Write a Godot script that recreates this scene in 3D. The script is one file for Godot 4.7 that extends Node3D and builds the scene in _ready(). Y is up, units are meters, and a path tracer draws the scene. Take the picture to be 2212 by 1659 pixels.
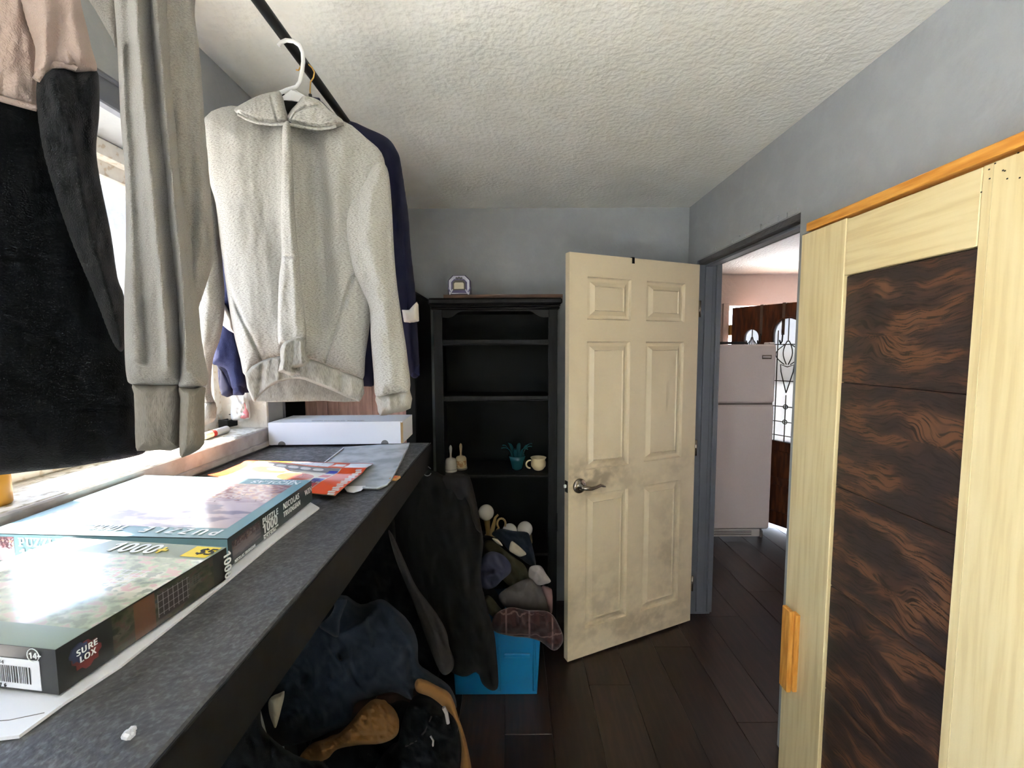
extends Node3D
# A small bedroom seen towards its open door: high counter under the window on the left, closet door on the right.

const FOCAL := 950.0            # focal length in pixels of the 2212 x 1659 frame
const EYE := Vector3(0, 1.56, 0)
const FAR_Z := -2.62            # far wall
const RIGHT_X := 1.04           # right wall
const LEFT_X := -0.835          # window wall
const CEIL_Y := 2.375
const TOP_Y := 1.235            # counter top
var lens_basis: Basis
var rng := RandomNumberGenerator.new()
var M := {}
var taken := {}

# ---------------------------------------------------------------- reading the photograph
func ray(x: float, y: float) -> Vector3:
	return lens_basis * Vector3(x - 1106.0, 829.5 - y, -FOCAL)
func at_x(x: float, y: float, wx: float) -> Vector3:
	var d := ray(x, y)
	return EYE + d * (wx / d.x)
func at_y(x: float, y: float, wy: float) -> Vector3:
	var d := ray(x, y)
	return EYE + d * ((wy - EYE.y) / d.y)
func at_z(x: float, y: float, wz: float) -> Vector3:
	var d := ray(x, y)
	return EYE + d * (wz / d.z)

# ---------------------------------------------------------------- shapes
class Shape:
	var st := SurfaceTool.new()
	var group := 0
	func _init() -> void:
		st.begin(Mesh.PRIMITIVE_TRIANGLES)
	func flat() -> Shape:
		st.set_smooth_group(-1); return self
	func smooth() -> Shape:
		group += 1; st.set_smooth_group(group); return self
	func tri(a: Vector3, b: Vector3, c: Vector3, ua := Vector2.ZERO, ub := Vector2.ZERO, uc := Vector2.ZERO) -> void:
		st.set_uv(ua); st.add_vertex(a)
		st.set_uv(ub); st.add_vertex(b)
		st.set_uv(uc); st.add_vertex(c)
	# corners clockwise as seen from outside
	func quad(a: Vector3, b: Vector3, c: Vector3, d: Vector3, u0 := Vector2(0, 0), u1 := Vector2(1, 1)) -> void:
		var ub := Vector2(u1.x, u0.y)
		var ud := Vector2(u0.x, u1.y)
		tri(a, b, c, u0, ub, u1)
		tri(a, c, d, u0, u1, ud)
	# a box with chamfered edges
	func box(c: Vector3, size: Vector3, bevel := 0.002, turn := Basis()) -> Shape:
		flat()
		var h := size * 0.5
		var b := minf(bevel, minf(h.x, minf(h.y, h.z)) * 0.9)
		var f := func(v: Vector3) -> Vector3: return c + turn * v
		for axis in 3:
			var u := (axis + 1) % 3
			var w := (axis + 2) % 3
			for s: float in [-1.0, 1.0]:
				var p := []
				for k: Vector2 in [Vector2(-1, -1), Vector2(1, -1), Vector2(1, 1), Vector2(-1, 1)]:
					var v := Vector3()
					v[axis] = s * h[axis]; v[u] = k.x * (h[u] - b); v[w] = k.y * (h[w] - b)
					p.append(f.call(v))
				if s > 0: quad(p[3], p[2], p[1], p[0])
				else: quad(p[0], p[1], p[2], p[3])
		if b <= 0.0: return self
		for axis in 3:
			var u := (axis + 1) % 3
			var w := (axis + 2) % 3
			for k: Vector2 in [Vector2(-1, -1), Vector2(1, -1), Vector2(1, 1), Vector2(-1, 1)]:
				var p := []
				for q: Vector3 in [Vector3(-1, 0, 1), Vector3(1, 0, 1), Vector3(1, 1, 0), Vector3(-1, 1, 0)]:
					var v := Vector3()
					v[axis] = q.x * (h[axis] - b); v[u] = k.x * (h[u] - b * q.y); v[w] = k.y * (h[w] - b * q.z)
					p.append(f.call(v))
				if k.x * k.y > 0: quad(p[0], p[1], p[2], p[3])
				else: quad(p[3], p[2], p[1], p[0])
		for sx: float in [-1.0, 1.0]:
			for sy: float in [-1.0, 1.0]:
				for sz: float in [-1.0, 1.0]:
					var a: Vector3 = f.call(Vector3(sx * h.x, sy * (h.y - b), sz * (h.z - b)))
					var d: Vector3 = f.call(Vector3(sx * (h.x - b), sy * h.y, sz * (h.z - b)))
					var e: Vector3 = f.call(Vector3(sx * (h.x - b), sy * (h.y - b), sz * h.z))
					if sx * sy * sz > 0: tri(a, e, d)
					else: tri(a, d, e)
		return self
	func span(lo: Vector3, hi: Vector3, bevel := 0.002) -> Shape:
		return box((lo + hi) * 0.5, (hi - lo).abs(), bevel)
	# six-sided solid between two four-cornered faces (front corners clockwise)
	func hexa(front: Array, back: Array) -> Shape:
		flat()
		quad(front[0], front[1], front[2], front[3])
		quad(back[3], back[2], back[1], back[0])
		for i in 4:
			var j := (i + 1) % 4
			quad(front[j], front[i], back[i], back[j])
		return self
	# polygon in a plane, given thickness along its normal
	func slab(outline: PackedVector2Array, origin: Vector3, ax: Vector3, ay: Vector3, depth: float, uvs := false) -> Shape:
		flat()
		var n := ax.cross(ay).normalized() * depth
		var t := Geometry2D.triangulate_polygon(outline)
		var lo := outline[0]
		var hi := outline[0]
		for p in outline:
			lo = lo.min(p); hi = hi.max(p)
		for i in range(0, t.size(), 3):
			var q: Array[Vector2] = [outline[t[i]], outline[t[i + 1]], outline[t[i + 2]]]
			if (q[1] - q[0]).cross(q[2] - q[0]) > 0: q = [q[0], q[2], q[1]]
			var v := []
			var w := []
			for p in q:
				v.append(origin + ax * p.x + ay * p.y)
				w.append(Vector2((p.x - lo.x) / (hi.x - lo.x), 1.0 - (p.y - lo.y) / (hi.y - lo.y)))
			tri(v[0] + n * 0.5, v[1] + n * 0.5, v[2] + n * 0.5, w[0], w[1], w[2])
			tri(v[0] - n * 0.5, v[2] - n * 0.5, v[1] - n * 0.5, w[0], w[2], w[1])
		var area := 0.0
		for i in outline.size():
			area += outline[i].cross(outline[(i + 1) % outline.size()])
		for i in outline.size():
			var p := outline[i]
			var q := outline[(i + 1) % outline.size()]
			if area < 0:
				var k := p; p = q; q = k
			var a := origin + ax * p.x + ay * p.y
			var b := origin + ax * q.x + ay * q.y
			quad(a + n * 0.5, b + n * 0.5, b - n * 0.5, a - n * 0.5)
		return self
	# rings of equal length joined into a skin
	func skin(rings: Array, closed := true, caps := false, sm := true) -> Shape:
		if sm: smooth()
		else: flat()
		var n: int = rings[0].size()
		for i in rings.size() - 1:
			var a: PackedVector3Array = rings[i]
			var b: PackedVector3Array = rings[i + 1]
			for j in (n if closed else n - 1):
				var k := (j + 1) % n
				quad(a[j], a[k], b[k], b[j], Vector2(float(j) / n, float(i) / (rings.size() - 1)), Vector2(float(j + 1) / n, float(i + 1) / (rings.size() - 1)))
		if caps:
			for e in [0, rings.size() - 1]:
				flat()
				var r: PackedVector3Array = rings[e]
				var m := Vector3()
				for p in r: m += p / n
				for j in n:
					if e == 0: tri(m, r[(j + 1) % n], r[j])
					else: tri(m, r[j], r[(j + 1) % n])
		return self
	func tube(path: Array, radius: Variant, sides := 10, caps := true) -> Shape:
		var rings := []
		var up := Vector3.UP
		for i in path.size():
			var t: Vector3 = (path[mini(i + 1, path.size() - 1)] - path[maxi(i - 1, 0)]).normalized()
			if i == 0 and absf(t.dot(up)) > 0.9: up = Vector3.RIGHT
			var s := t.cross(up).normalized()
			up = s.cross(t).normalized()
			var r: float = radius[i] if radius is Array else radius
			var ring := PackedVector3Array()
			for k in sides:
				var a := TAU * k / sides
				ring.append(path[i] + (s * cos(a) + up * sin(a)) * r)
			rings.append(ring)
		return skin(rings, true, caps)
	# profile of (radius, height) turned round an axis
	func lathe(profile: Array, origin: Vector3, turn := Basis(), sides := 24, squash := Vector2.ONE) -> Shape:
		var rings := []
		for p: Vector2 in profile:
			var ring := PackedVector3Array()
			for k in sides:
				var a := -TAU * k / sides
				ring.append(origin + turn * Vector3(cos(a) * p.x * squash.x, p.y, sin(a) * p.x * squash.y))
			rings.append(ring)
		return skin(rings, true, false)
	func ball(c: Vector3, r: float, rows := 14) -> Shape:
		var p := []
		for i in rows + 1:
			var a := PI * i / rows
			p.append(Vector2(maxf(sin(a) * r, 0.0001), cos(a) * r))
		p.reverse()
		return lathe(p, c, Basis(), rows * 2)
	func done() -> ArrayMesh:
		st.generate_normals()
		st.index()
		return st.commit()

func shape() -> Shape:
	return Shape.new()

# ---------------------------------------------------------------- naming
func numbered(called: String) -> String:
	var n: int = taken.get(called, 0)
	taken[called] = n + 1
	return called if n == 0 else "%s_%03d" % [called, n]
func put(called: String, s: Variant, m: Material, parent: Node3D = self) -> MeshInstance3D:
	var o := MeshInstance3D.new()
	o.name = numbered(called) if parent == self else called
	o.mesh = s.done() if s is Shape else s
	o.material_override = m
	parent.add_child(o, true)
	return o
func thing(called: String, label: String, category: String, group := "") -> Node3D:
	var o := Node3D.new()
	o.name = numbered(called)
	add_child(o, true)
	tag(o, label, category, group)
	return o
func tag(o: Node, label: String, category: String, group := "", kind := "") -> Node:
	if label: o.set_meta("label", label)
	if category: o.set_meta("category", category)
	if group: o.set_meta("group", group)
	if kind: o.set_meta("kind", kind)
	return o
func struct(called: String, label: String, category: String) -> Node3D:
	var o := thing(called, label, category)
	o.set_meta("kind", "structure")
	return o

# ---------------------------------------------------------------- materials
func noise(freq: float, octaves := 4, seed_ := 1, kind := FastNoiseLite.TYPE_SIMPLEX_SMOOTH) -> FastNoiseLite:
	var n := FastNoiseLite.new()
	n.noise_type = kind
	n.seed = seed_
	n.frequency = freq
	n.fractal_octaves = octaves
	return n
# tiling picture of noise between the colours of a ramp (offset, colour, offset, colour ...)
func grain(n: FastNoiseLite, stops: Array, size := 512, lo := 0.25, hi := 0.75) -> ImageTexture:
	var im := n.get_seamless_image(size, size)
	im.convert(Image.FORMAT_L8)
	var d := im.get_data()
	var g := Gradient.new()
	g.offsets = PackedFloat32Array()
	g.colors = PackedColorArray()
	for i in range(0, stops.size(), 2):
		g.add_point(stops[i], stops[i + 1])
	while g.get_point_count() > stops.size() / 2:
		g.remove_point(0)
	var table := []
	for i in 256:
		var c := g.sample(clampf((i / 255.0 - lo) / (hi - lo), 0, 1))
		table.append([int(c.r * 255), int(c.g * 255), int(c.b * 255)])
	var o := PackedByteArray()
	o.resize(d.size() * 3)
	for i in d.size():
		var c: Array = table[d[i]]
		o[i * 3] = c[0]; o[i * 3 + 1] = c[1]; o[i * 3 + 2] = c[2]
	return ImageTexture.create_from_image(Image.create_from_data(size, size, false, Image.FORMAT_RGB8, o))
func height(n: FastNoiseLite, size := 512) -> ImageTexture:
	return ImageTexture.create_from_image(n.get_seamless_image(size, size))
func plain(c: Color, rough := 0.6, metal := 0.0, spec := 0.5) -> StandardMaterial3D:
	var m := StandardMaterial3D.new()
	m.albedo_color = c
	m.roughness = rough
	m.metallic = metal
	m.metallic_specular = spec
	return m
func tri_map(m: StandardMaterial3D, scale: Vector3, world := true) -> StandardMaterial3D:
	m.uv1_triplanar = true
	m.uv1_world_triplanar = world
	m.uv1_scale = scale
	m.uv1_triplanar_sharpness = 6.0
	return m
func relief(m: StandardMaterial3D, t: Texture2D, cm: float) -> StandardMaterial3D:
	m.heightmap_enabled = true
	m.heightmap_texture = t
	m.heightmap_scale = cm
	return m
func c8(r: int, g: int, b: int) -> Color:
	return Color8(r, g, b)
func _ready() -> void:
	rng.seed = 7
	lens_basis = Basis.from_euler(Vector3(deg_to_rad(-4.5), deg_to_rad(-0.1), deg_to_rad(-0.3)))
	# camera
	var cam := Camera3D.new()
	cam.name = "camera"
	cam.fov = rad_to_deg(2.0 * atan(829.5 / FOCAL))
	cam.near = 0.02
	cam.transform = Transform3D(lens_basis, EYE)
	add_child(cam)
	cam.current = true
	# sky, exposure
	var sky_mat := ProceduralSkyMaterial.new()
	sky_mat.sky_top_color = c8(170, 200, 245)
	sky_mat.sky_horizon_color = c8(240, 244, 250)
	sky_mat.ground_bottom_color = c8(150, 140, 125)
	sky_mat.ground_horizon_color = c8(225, 222, 215)
	sky_mat.sky_energy_multiplier = SKY
	sky_mat.ground_energy_multiplier = SKY
	sky_mat.use_debanding = false
	var sky := Sky.new()
	sky.sky_material = sky_mat
	var env := Environment.new()
	env.background_mode = Environment.BG_SKY
	env.sky = sky
	env.ambient_light_source = Environment.AMBIENT_SOURCE_SKY
	env.tonemap_mode = Environment.TONE_MAPPER_LINEAR
	env.tonemap_exposure = EXPOSURE
	env.sdfgi_enabled = true
	env.ssao_enabled = true
	env.ssil_enabled = true
	var we := WorldEnvironment.new()
	we.name = "world_environment"
	we.environment = env
	add_child(we)
	# the sun, steep through the bedroom window
	var sun := DirectionalLight3D.new()
	sun.name = "sun"
	sun.light_color = c8(255, 246, 232)
	sun.light_energy = SUN
	sun.light_angular_distance = 0.6
	sun.shadow_enabled = true
	sun.sky_mode = DirectionalLight3D.SKY_MODE_LIGHT_ONLY
	add_child(sun)
	sun.look_at_from_position(Vector3.ZERO, Vector3(0.62, -0.77, 0.2), Vector3.UP)
	make_materials()
	room()
	bed()
	kitchen()
	bedroom_door()
	closet()
	counter()
	bookcase()
	cabinet()
	hanging_clothes()
	counter_things()
	shelf_things()
	floor_things()

const SKY := 4.0
const EXPOSURE := 2.25
const SUN := 41.0
func make_materials() -> void:
	# plastered and painted surfaces
	var peel := height(noise(0.045, 3, 11))
	var peel2 := height(noise(0.02, 4, 5))
	var stain := grain(noise(0.006, 4, 3), [0.0, c8(234, 235, 229), 0.5, c8(237, 238, 232), 1.0, c8(239, 240, 235)])
	M.ceiling = relief(tri_map(plain(Color.WHITE, 0.6), Vector3.ONE * 1.6), peel, 0.22)
	M.ceiling.albedo_texture = stain
	M.wall = relief(tri_map(plain(Color.WHITE, 0.75), Vector3.ONE * 2.0), peel2, 0.1)
	M.wall.albedo_texture = grain(noise(0.008, 4, 8), [0.0, c8(156, 160, 162), 0.6, c8(158, 162, 164), 1.0, c8(160, 164, 166)])
	M.plaster = relief(tri_map(plain(c8(222, 216, 205), 0.7), Vector3.ONE * 3.0), peel2, 0.4)
	M.kitchen_wall = relief(tri_map(plain(c8(202, 186, 176), 0.6), Vector3.ONE * 2.0), peel2, 0.3)
	M.kitchen_ceiling = relief(tri_map(plain(c8(166, 155, 148), 0.6), Vector3.ONE * 2.0), peel, 0.6)
	M.jamb = plain(c8(100, 105, 114), 0.45)
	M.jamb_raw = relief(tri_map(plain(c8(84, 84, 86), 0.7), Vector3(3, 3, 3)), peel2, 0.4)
	M.gap = plain(c8(14, 14, 15), 0.9)
	M.white_paint = plain(c8(232, 230, 222), 0.4)
	M.window_frame = tri_map(plain(Color.WHITE, 0.35), Vector3(3, 3, 3))
	M.window_frame.albedo_texture = grain(noise(0.02, 5, 21), [0.0, c8(214, 202, 182), 0.2, c8(234, 231, 222), 1.0, c8(240, 238, 230)])
	# floor boards, three tones
	for k in 3:
		var base: int = [40, 35, 45][k]
		var t := grain(noise(0.02, 5, 30 + k), [0.0, c8(base - 6, base - 16, base - 19), 0.5, c8(base, base - 12, base - 16), 1.0, c8(base + 8, base - 7, base - 12)], 256)
		var m := tri_map(plain(Color.WHITE, 0.33, 0.0, 0.5), Vector3(6, 6, 0.7))
		m.albedo_texture = t
		M["floor%d" % k] = m
	# six-panel door: cream paint with hand dirt
	M.door = tri_map(plain(c8(255, 250, 240), 0.42), Vector3(0.5, 0.5, 0.5))
	M.door.albedo_texture = ImageTexture.create_from_image(door_paint())
	M.nickel = plain(c8(138, 130, 120), 0.25, 0.95)
	M.brass = plain(c8(190, 150, 80), 0.3, 0.9)
	M.iron = plain(c8(30, 30, 32), 0.45, 0.4)
	# pale maple laminate and orange edge board
	var maple := grain(noise(0.012, 5, 71), [0.0, c8(217, 196, 146), 0.4, c8(225, 206, 156), 1.0, c8(230, 212, 164)])
	M.maple_up = tri_map(plain(Color.WHITE, 0.42), Vector3(6, 0.35, 6)); M.maple_up.albedo_texture = maple
	M.maple_side = tri_map(plain(Color.WHITE, 0.42), Vector3(6, 6, 0.35)); M.maple_side.albedo_texture = maple
	M.orange_wood = tri_map(plain(c8(255, 250, 240), 0.5), Vector3(6, 6, 0.6))
	M.orange_wood.albedo_texture = grain(noise(0.015, 4, 75), [0.0, c8(196, 132, 52), 0.5, c8(212, 150, 66), 1.0, c8(222, 164, 80)])
	M.orange_up = tri_map(plain(c8(255, 250, 240), 0.45), Vector3(8, 0.9, 8)); M.orange_up.albedo_texture = M.orange_wood.albedo_texture
	# dark walnut laminate planks of the closet door panel
	for k in 5:
		var m := plain(Color.WHITE, 0.4)
		m.albedo_texture = ImageTexture.create_from_image(walnut(k))
		M["walnut%d" % k] = m
	# counter: black paint with pale scuffs and dust
	M.counter = relief(tri_map(plain(Color.WHITE, 0.42), Vector3.ONE * 3.6), height(noise(0.05, 5, 101)), 0.08)
	M.counter.albedo_texture = grain(noise(0.03, 6, 100), [0.0, c8(66, 67, 70), 0.5, c8(72, 73, 76), 0.8, c8(78, 79, 82), 1.0, c8(92, 94, 97)], 1024)
	M.counter.roughness_texture = grain(noise(0.02, 5, 103), [0.0, c8(90, 90, 90), 1.0, c8(150, 150, 150)])
	M.counter.roughness = 1.0
	M.black_wood = tri_map(plain(Color.WHITE, 0.5, 0.0, 0.3), Vector3(5, 0.8, 5))
	M.black_wood.albedo_texture = grain(noise(0.02, 4, 110), [0.0, c8(13, 13, 14), 1.0, c8(22, 22, 23)], 256)
	M.black_back = plain(c8(15, 17, 17), 0.6, 0.0, 0.25)
	M.raw_wood = tri_map(plain(Color.WHITE, 0.7), Vector3(0.8, 6, 6)); M.raw_wood.albedo_texture = grain(noise(0.02, 4, 112), [0.0, c8(92, 70, 56), 1.0, c8(128, 100, 82)], 256)
	M.red_wood = tri_map(plain(Color.WHITE, 0.45), Vector3(8, 0.9, 8)); M.red_wood.albedo_texture = grain(noise(0.02, 4, 114), [0.0, c8(200, 158, 150), 1.0, c8(224, 186, 178)], 256)
	M.sill_paint = relief(tri_map(plain(Color.WHITE, 0.4), Vector3(2, 2, 2)), peel2, 0.2)
	M.sill_paint.albedo_texture = grain(noise(0.012, 5, 120), [0.0, c8(170, 162, 160), 0.5, c8(186, 180, 178), 1.0, c8(194, 190, 188)])
	M.sill_top = relief(tri_map(plain(Color.WHITE, 0.5), Vector3(3, 3, 3)), peel2, 0.3)
	M.sill_top.albedo_texture = grain(noise(0.02, 5, 122), [0.0, c8(150, 140, 120), 0.3, c8(205, 200, 188), 1.0, c8(220, 217, 208)])
	M.glass = plain(Color(1, 1, 1, 0.06), 0.03)
	M.glass.transparency = BaseMaterial3D.TRANSPARENCY_ALPHA
	M.screen = plain(Color(0.35, 0.36, 0.36, 0.5), 0.2)      # dusty mesh, half open
	M.screen.transparency = BaseMaterial3D.TRANSPARENCY_ALPHA
	M.gravel = tri_map(plain(Color.WHITE, 0.95), Vector3(0.5, 0.5, 0.5)); M.gravel.albedo_texture = grain(noise(0.05, 5, 130), [0.0, c8(190, 184, 172), 1.0, c8(222, 216, 204)])
	# cloth
	var melange := grain(noise(0.05, 4, 140), [0.0, c8(134, 132, 126), 0.45, c8(168, 166, 159), 1.0, c8(179, 177, 170)], 512, 0.22, 0.75)
	var melange_dark := grain(noise(0.05, 4, 141), [0.0, c8(132, 128, 122), 0.5, c8(152, 148, 141), 1.0, c8(162, 158, 151)], 512, 0.2, 0.8)
	var weave := height(noise(0.11, 3, 145))
	var make_cloth := func(c: Color, tex: Texture2D = null, scale := Vector3(8, 16, 8), cm := 0.08, rim := 0.25) -> StandardMaterial3D:
		var m := relief(tri_map(plain(c, 0.92, 0.0, 0.25), scale), weave, cm)
		m.albedo_texture = tex
		m.rim_enabled = true
		m.rim = rim
		m.rim_tint = 0.6
		return m
	M.heather = make_cloth.call(Color.WHITE, melange, Vector3(5, 20, 5), 0.05)
	M.heather_dark = make_cloth.call(Color.WHITE, melange_dark, Vector3(9, 24, 9), 0.10, 0.5)
	M.rib = make_cloth.call(c8(250, 248, 244), melange, Vector3(40, 3, 40))
	M.rib_dark = make_cloth.call(c8(228, 224, 218), melange_dark, Vector3(40, 3, 40))
	M.navy = make_cloth.call(c8(24, 25, 46))
	M.navy_light = make_cloth.call(c8(32, 36, 66))
	M.white_cloth = make_cloth.call(c8(206, 200, 192))
	M.black_cloth = make_cloth.call(c8(9, 11, 15), null, Vector3(6, 6, 6), 0.1, 0.2)
	M.charcoal_fleece = make_cloth.call(c8(30, 31, 33), null, Vector3(6, 6, 6), 0.15, 0.5)
	M.beige_cloth = make_cloth.call(c8(190, 170, 158), null, Vector3(6, 6, 6), 0.12, 0.5)
	M.coat = make_cloth.call(c8(16, 16, 17))
	M.grey_cloth = make_cloth.call(c8(48, 46, 46))
	M.denim = make_cloth.call(c8(24, 31, 41), null, Vector3(8, 8, 8), 0.1)
	M.blue_cloth = make_cloth.call(c8(58, 60, 78))
	M.olive = make_cloth.call(c8(56, 54, 40))
	M.grey_tee = make_cloth.call(c8(84, 80, 78))
	M.pale_cloth = make_cloth.call(c8(150, 144, 142))
	M.cream_cloth = make_cloth.call(c8(168, 160, 142))
	M.maple_line = plain(c8(206, 188, 142), 0.5)
	M.deck = tri_map(plain(c8(120, 108, 96), 0.7), Vector3(1, 1, 1))
	M.blanket = make_cloth.call(c8(226, 224, 218))
	M.tan = make_cloth.call(c8(108, 78, 44))
	M.pink_cloth = make_cloth.call(c8(120, 96, 96))
	M.flannel = make_cloth.call(Color.WHITE, plaid())
	M.flannel.uv1_scale = Vector3(5, 5, 5)
	# smooth things
	M.plastic_white = plain(c8(226, 226, 224), 0.35)
	M.fridge = relief(tri_map(plain(c8(226, 222, 222), 0.32), Vector3.ONE * 3.0), peel, 0.06)
	M.card_white = plain(c8(228, 230, 236), 0.55)
	M.card_grey = tri_map(plain(Color.WHITE, 0.38), Vector3(2, 2, 2)); M.card_grey.albedo_texture = grain(noise(0.01, 5, 150), [0.0, c8(140, 145, 148), 0.5, c8(168, 173, 176), 1.0, c8(184, 188, 190)])
	M.kraft = plain(c8(176, 150, 112), 0.8)
	M.tote = plain(c8(8, 108, 154), 0.4)
	M.teal = plain(c8(26, 68, 75), 0.25)
	M.cream_glaze = plain(c8(214, 194, 152), 0.3)
	M.bell_white = plain(c8(196, 190, 178), 0.3)
	M.globe = plain(c8(228, 224, 216), 0.2)
	M.brown_door = tri_map(plain(Color.WHITE, 0.4), Vector3(6, 0.7, 6)); M.brown_door.albedo_texture = grain(noise(0.02, 5, 160), [0.0, c8(70, 36, 18), 0.5, c8(94, 50, 26), 1.0, c8(118, 66, 36)], 256)
	M.lead = plain(c8(60, 56, 54), 0.5, 0.5)
	M.black_plastic = plain(c8(24, 24, 26), 0.4)
	M.grey_plain = plain(c8(110, 108, 106), 0.6)
	M.red_glass = plain(c8(120, 24, 18), 0.12)
	M.obscure_glass = plain(c8(196, 204, 214), 0.35)
	M.obscure_glass.transparency = BaseMaterial3D.TRANSPARENCY_ALPHA
	M.obscure_glass.albedo_color.a = 0.88
	M.ink = plain(c8(20, 20, 24), 0.6)
	M.print_white = plain(c8(235, 238, 238), 0.4)

# wood grain running along the picture's height, with a knot or two
func walnut(k: int) -> Image:
	var w := 224
	var h := 288
	var im := Image.create_empty(w, h, false, Image.FORMAT_RGB8)
	var warp := noise(0.007, 3, 500 + k)
	var tone := noise(0.012, 4, 520 + k)
	var fibre := noise(0.16, 3, 540 + k)
	var knot := Vector2([0.42, 0.6, 0.3, 0.75, 0.5][k] * w, [0.27, 0.8, 0.55, 0.35, 0.7][k] * h)
	for y in h:
		for x in w:
			var q := Vector2(x, y)
			var d := q - knot
			var r := Vector2(d.x, d.y * 0.55).length()
			var bend := 26.0 * exp(-r * r / 900.0) * signf(d.x)
			var g := x + bend + 20.0 * warp.get_noise_2d(x * 0.6, y * 0.8)
			var t := tone.get_noise_2d(g * 1.5, y * 0.35)
			var f := fibre.get_noise_2d(g * 1.3, y * 0.09)
			var ring := sin(g * 0.42 + 7.0 * t)
			var c := Color8(66, 50, 43).lerp(Color8(104, 71, 50), smoothstep(-0.02, 0.3, t))
			c = c.lerp(Color8(52, 43, 40), smoothstep(0.05, 0.35, -t))
			c = c.lerp(Color8(36, 29, 26), smoothstep(0.12, 0.42, f) * 0.85)
			c = c.lerp(Color8(44, 34, 29), smoothstep(0.75, 1.0, ring) * 0.45)
			if r < 14.0: c = c.lerp(Color8(40, 30, 26), (1.0 - r / 14.0) * 0.8 * (0.6 + 0.4 * sin(r * 1.6)))
			im.set_pixel(x, y, c)
	return im

# cream paint over two metres square; grime rubbed on round the handle and along the foot of the door
func door_paint() -> Image:
	var n := 512
	var im := Image.create_empty(n, n, false, Image.FORMAT_RGB8)
	var a := noise(0.02, 5, 61)
	var b := noise(0.07, 4, 62)
	var marks := [[0.34, 0.93, 0.10, 0.10, 0.8], [0.42, 0.90, 0.12, 0.05, 0.5], [0.50, 0.97, 0.13, 0.06, 0.55], [0.62, 0.86, 0.16, 0.06, 0.3], [0.45, 0.30, 0.2, 0.2, 0.35], [0.85, 0.5, 0.12, 0.3, 0.35], [0.7, 0.10, 0.4, 0.10, 0.5], [0.9, 0.95, 0.08, 0.08, 0.3]]
	for y in n:
		for x in n:
			var w := Vector2(2.0 * x / n, 2.0 - 2.0 * y / n)
			var d := 0.0
			for m: Array in marks:
				d += m[4] * exp(-pow((w.x - m[0]) / m[2], 2.0) - pow((w.y - m[1]) / m[3], 2.0))
			d *= clampf(0.45 + 1.1 * a.get_noise_2d(x, y) + 0.7 * b.get_noise_2d(x, y), 0.0, 1.0)
			d = clampf(0.75 * d + 0.03 * a.get_noise_2d(x * 2.0, y * 2.0), 0.0, 0.6)
			im.set_pixel(x, y, Color8(217, 206, 182).lerp(Color8(128, 118, 104), d))
	return im

func plaid() -> ImageTexture:
	var im := Image.create_empty(128, 128, false, Image.FORMAT_RGB8)
	im.fill(c8(62, 40, 40))
	for k in [10, 74]:
		im.fill_rect(Rect2i(k, 0, 22, 128), c8(48, 34, 36))
		im.fill_rect(Rect2i(0, k, 128, 22), c8(46, 32, 34))
	for k in [44, 108]:
		im.fill_rect(Rect2i(k, 0, 5, 128), c8(104, 84, 82))
		im.fill_rect(Rect2i(0, k, 128, 5), c8(98, 78, 76))
	return ImageTexture.create_from_image(im)
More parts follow.
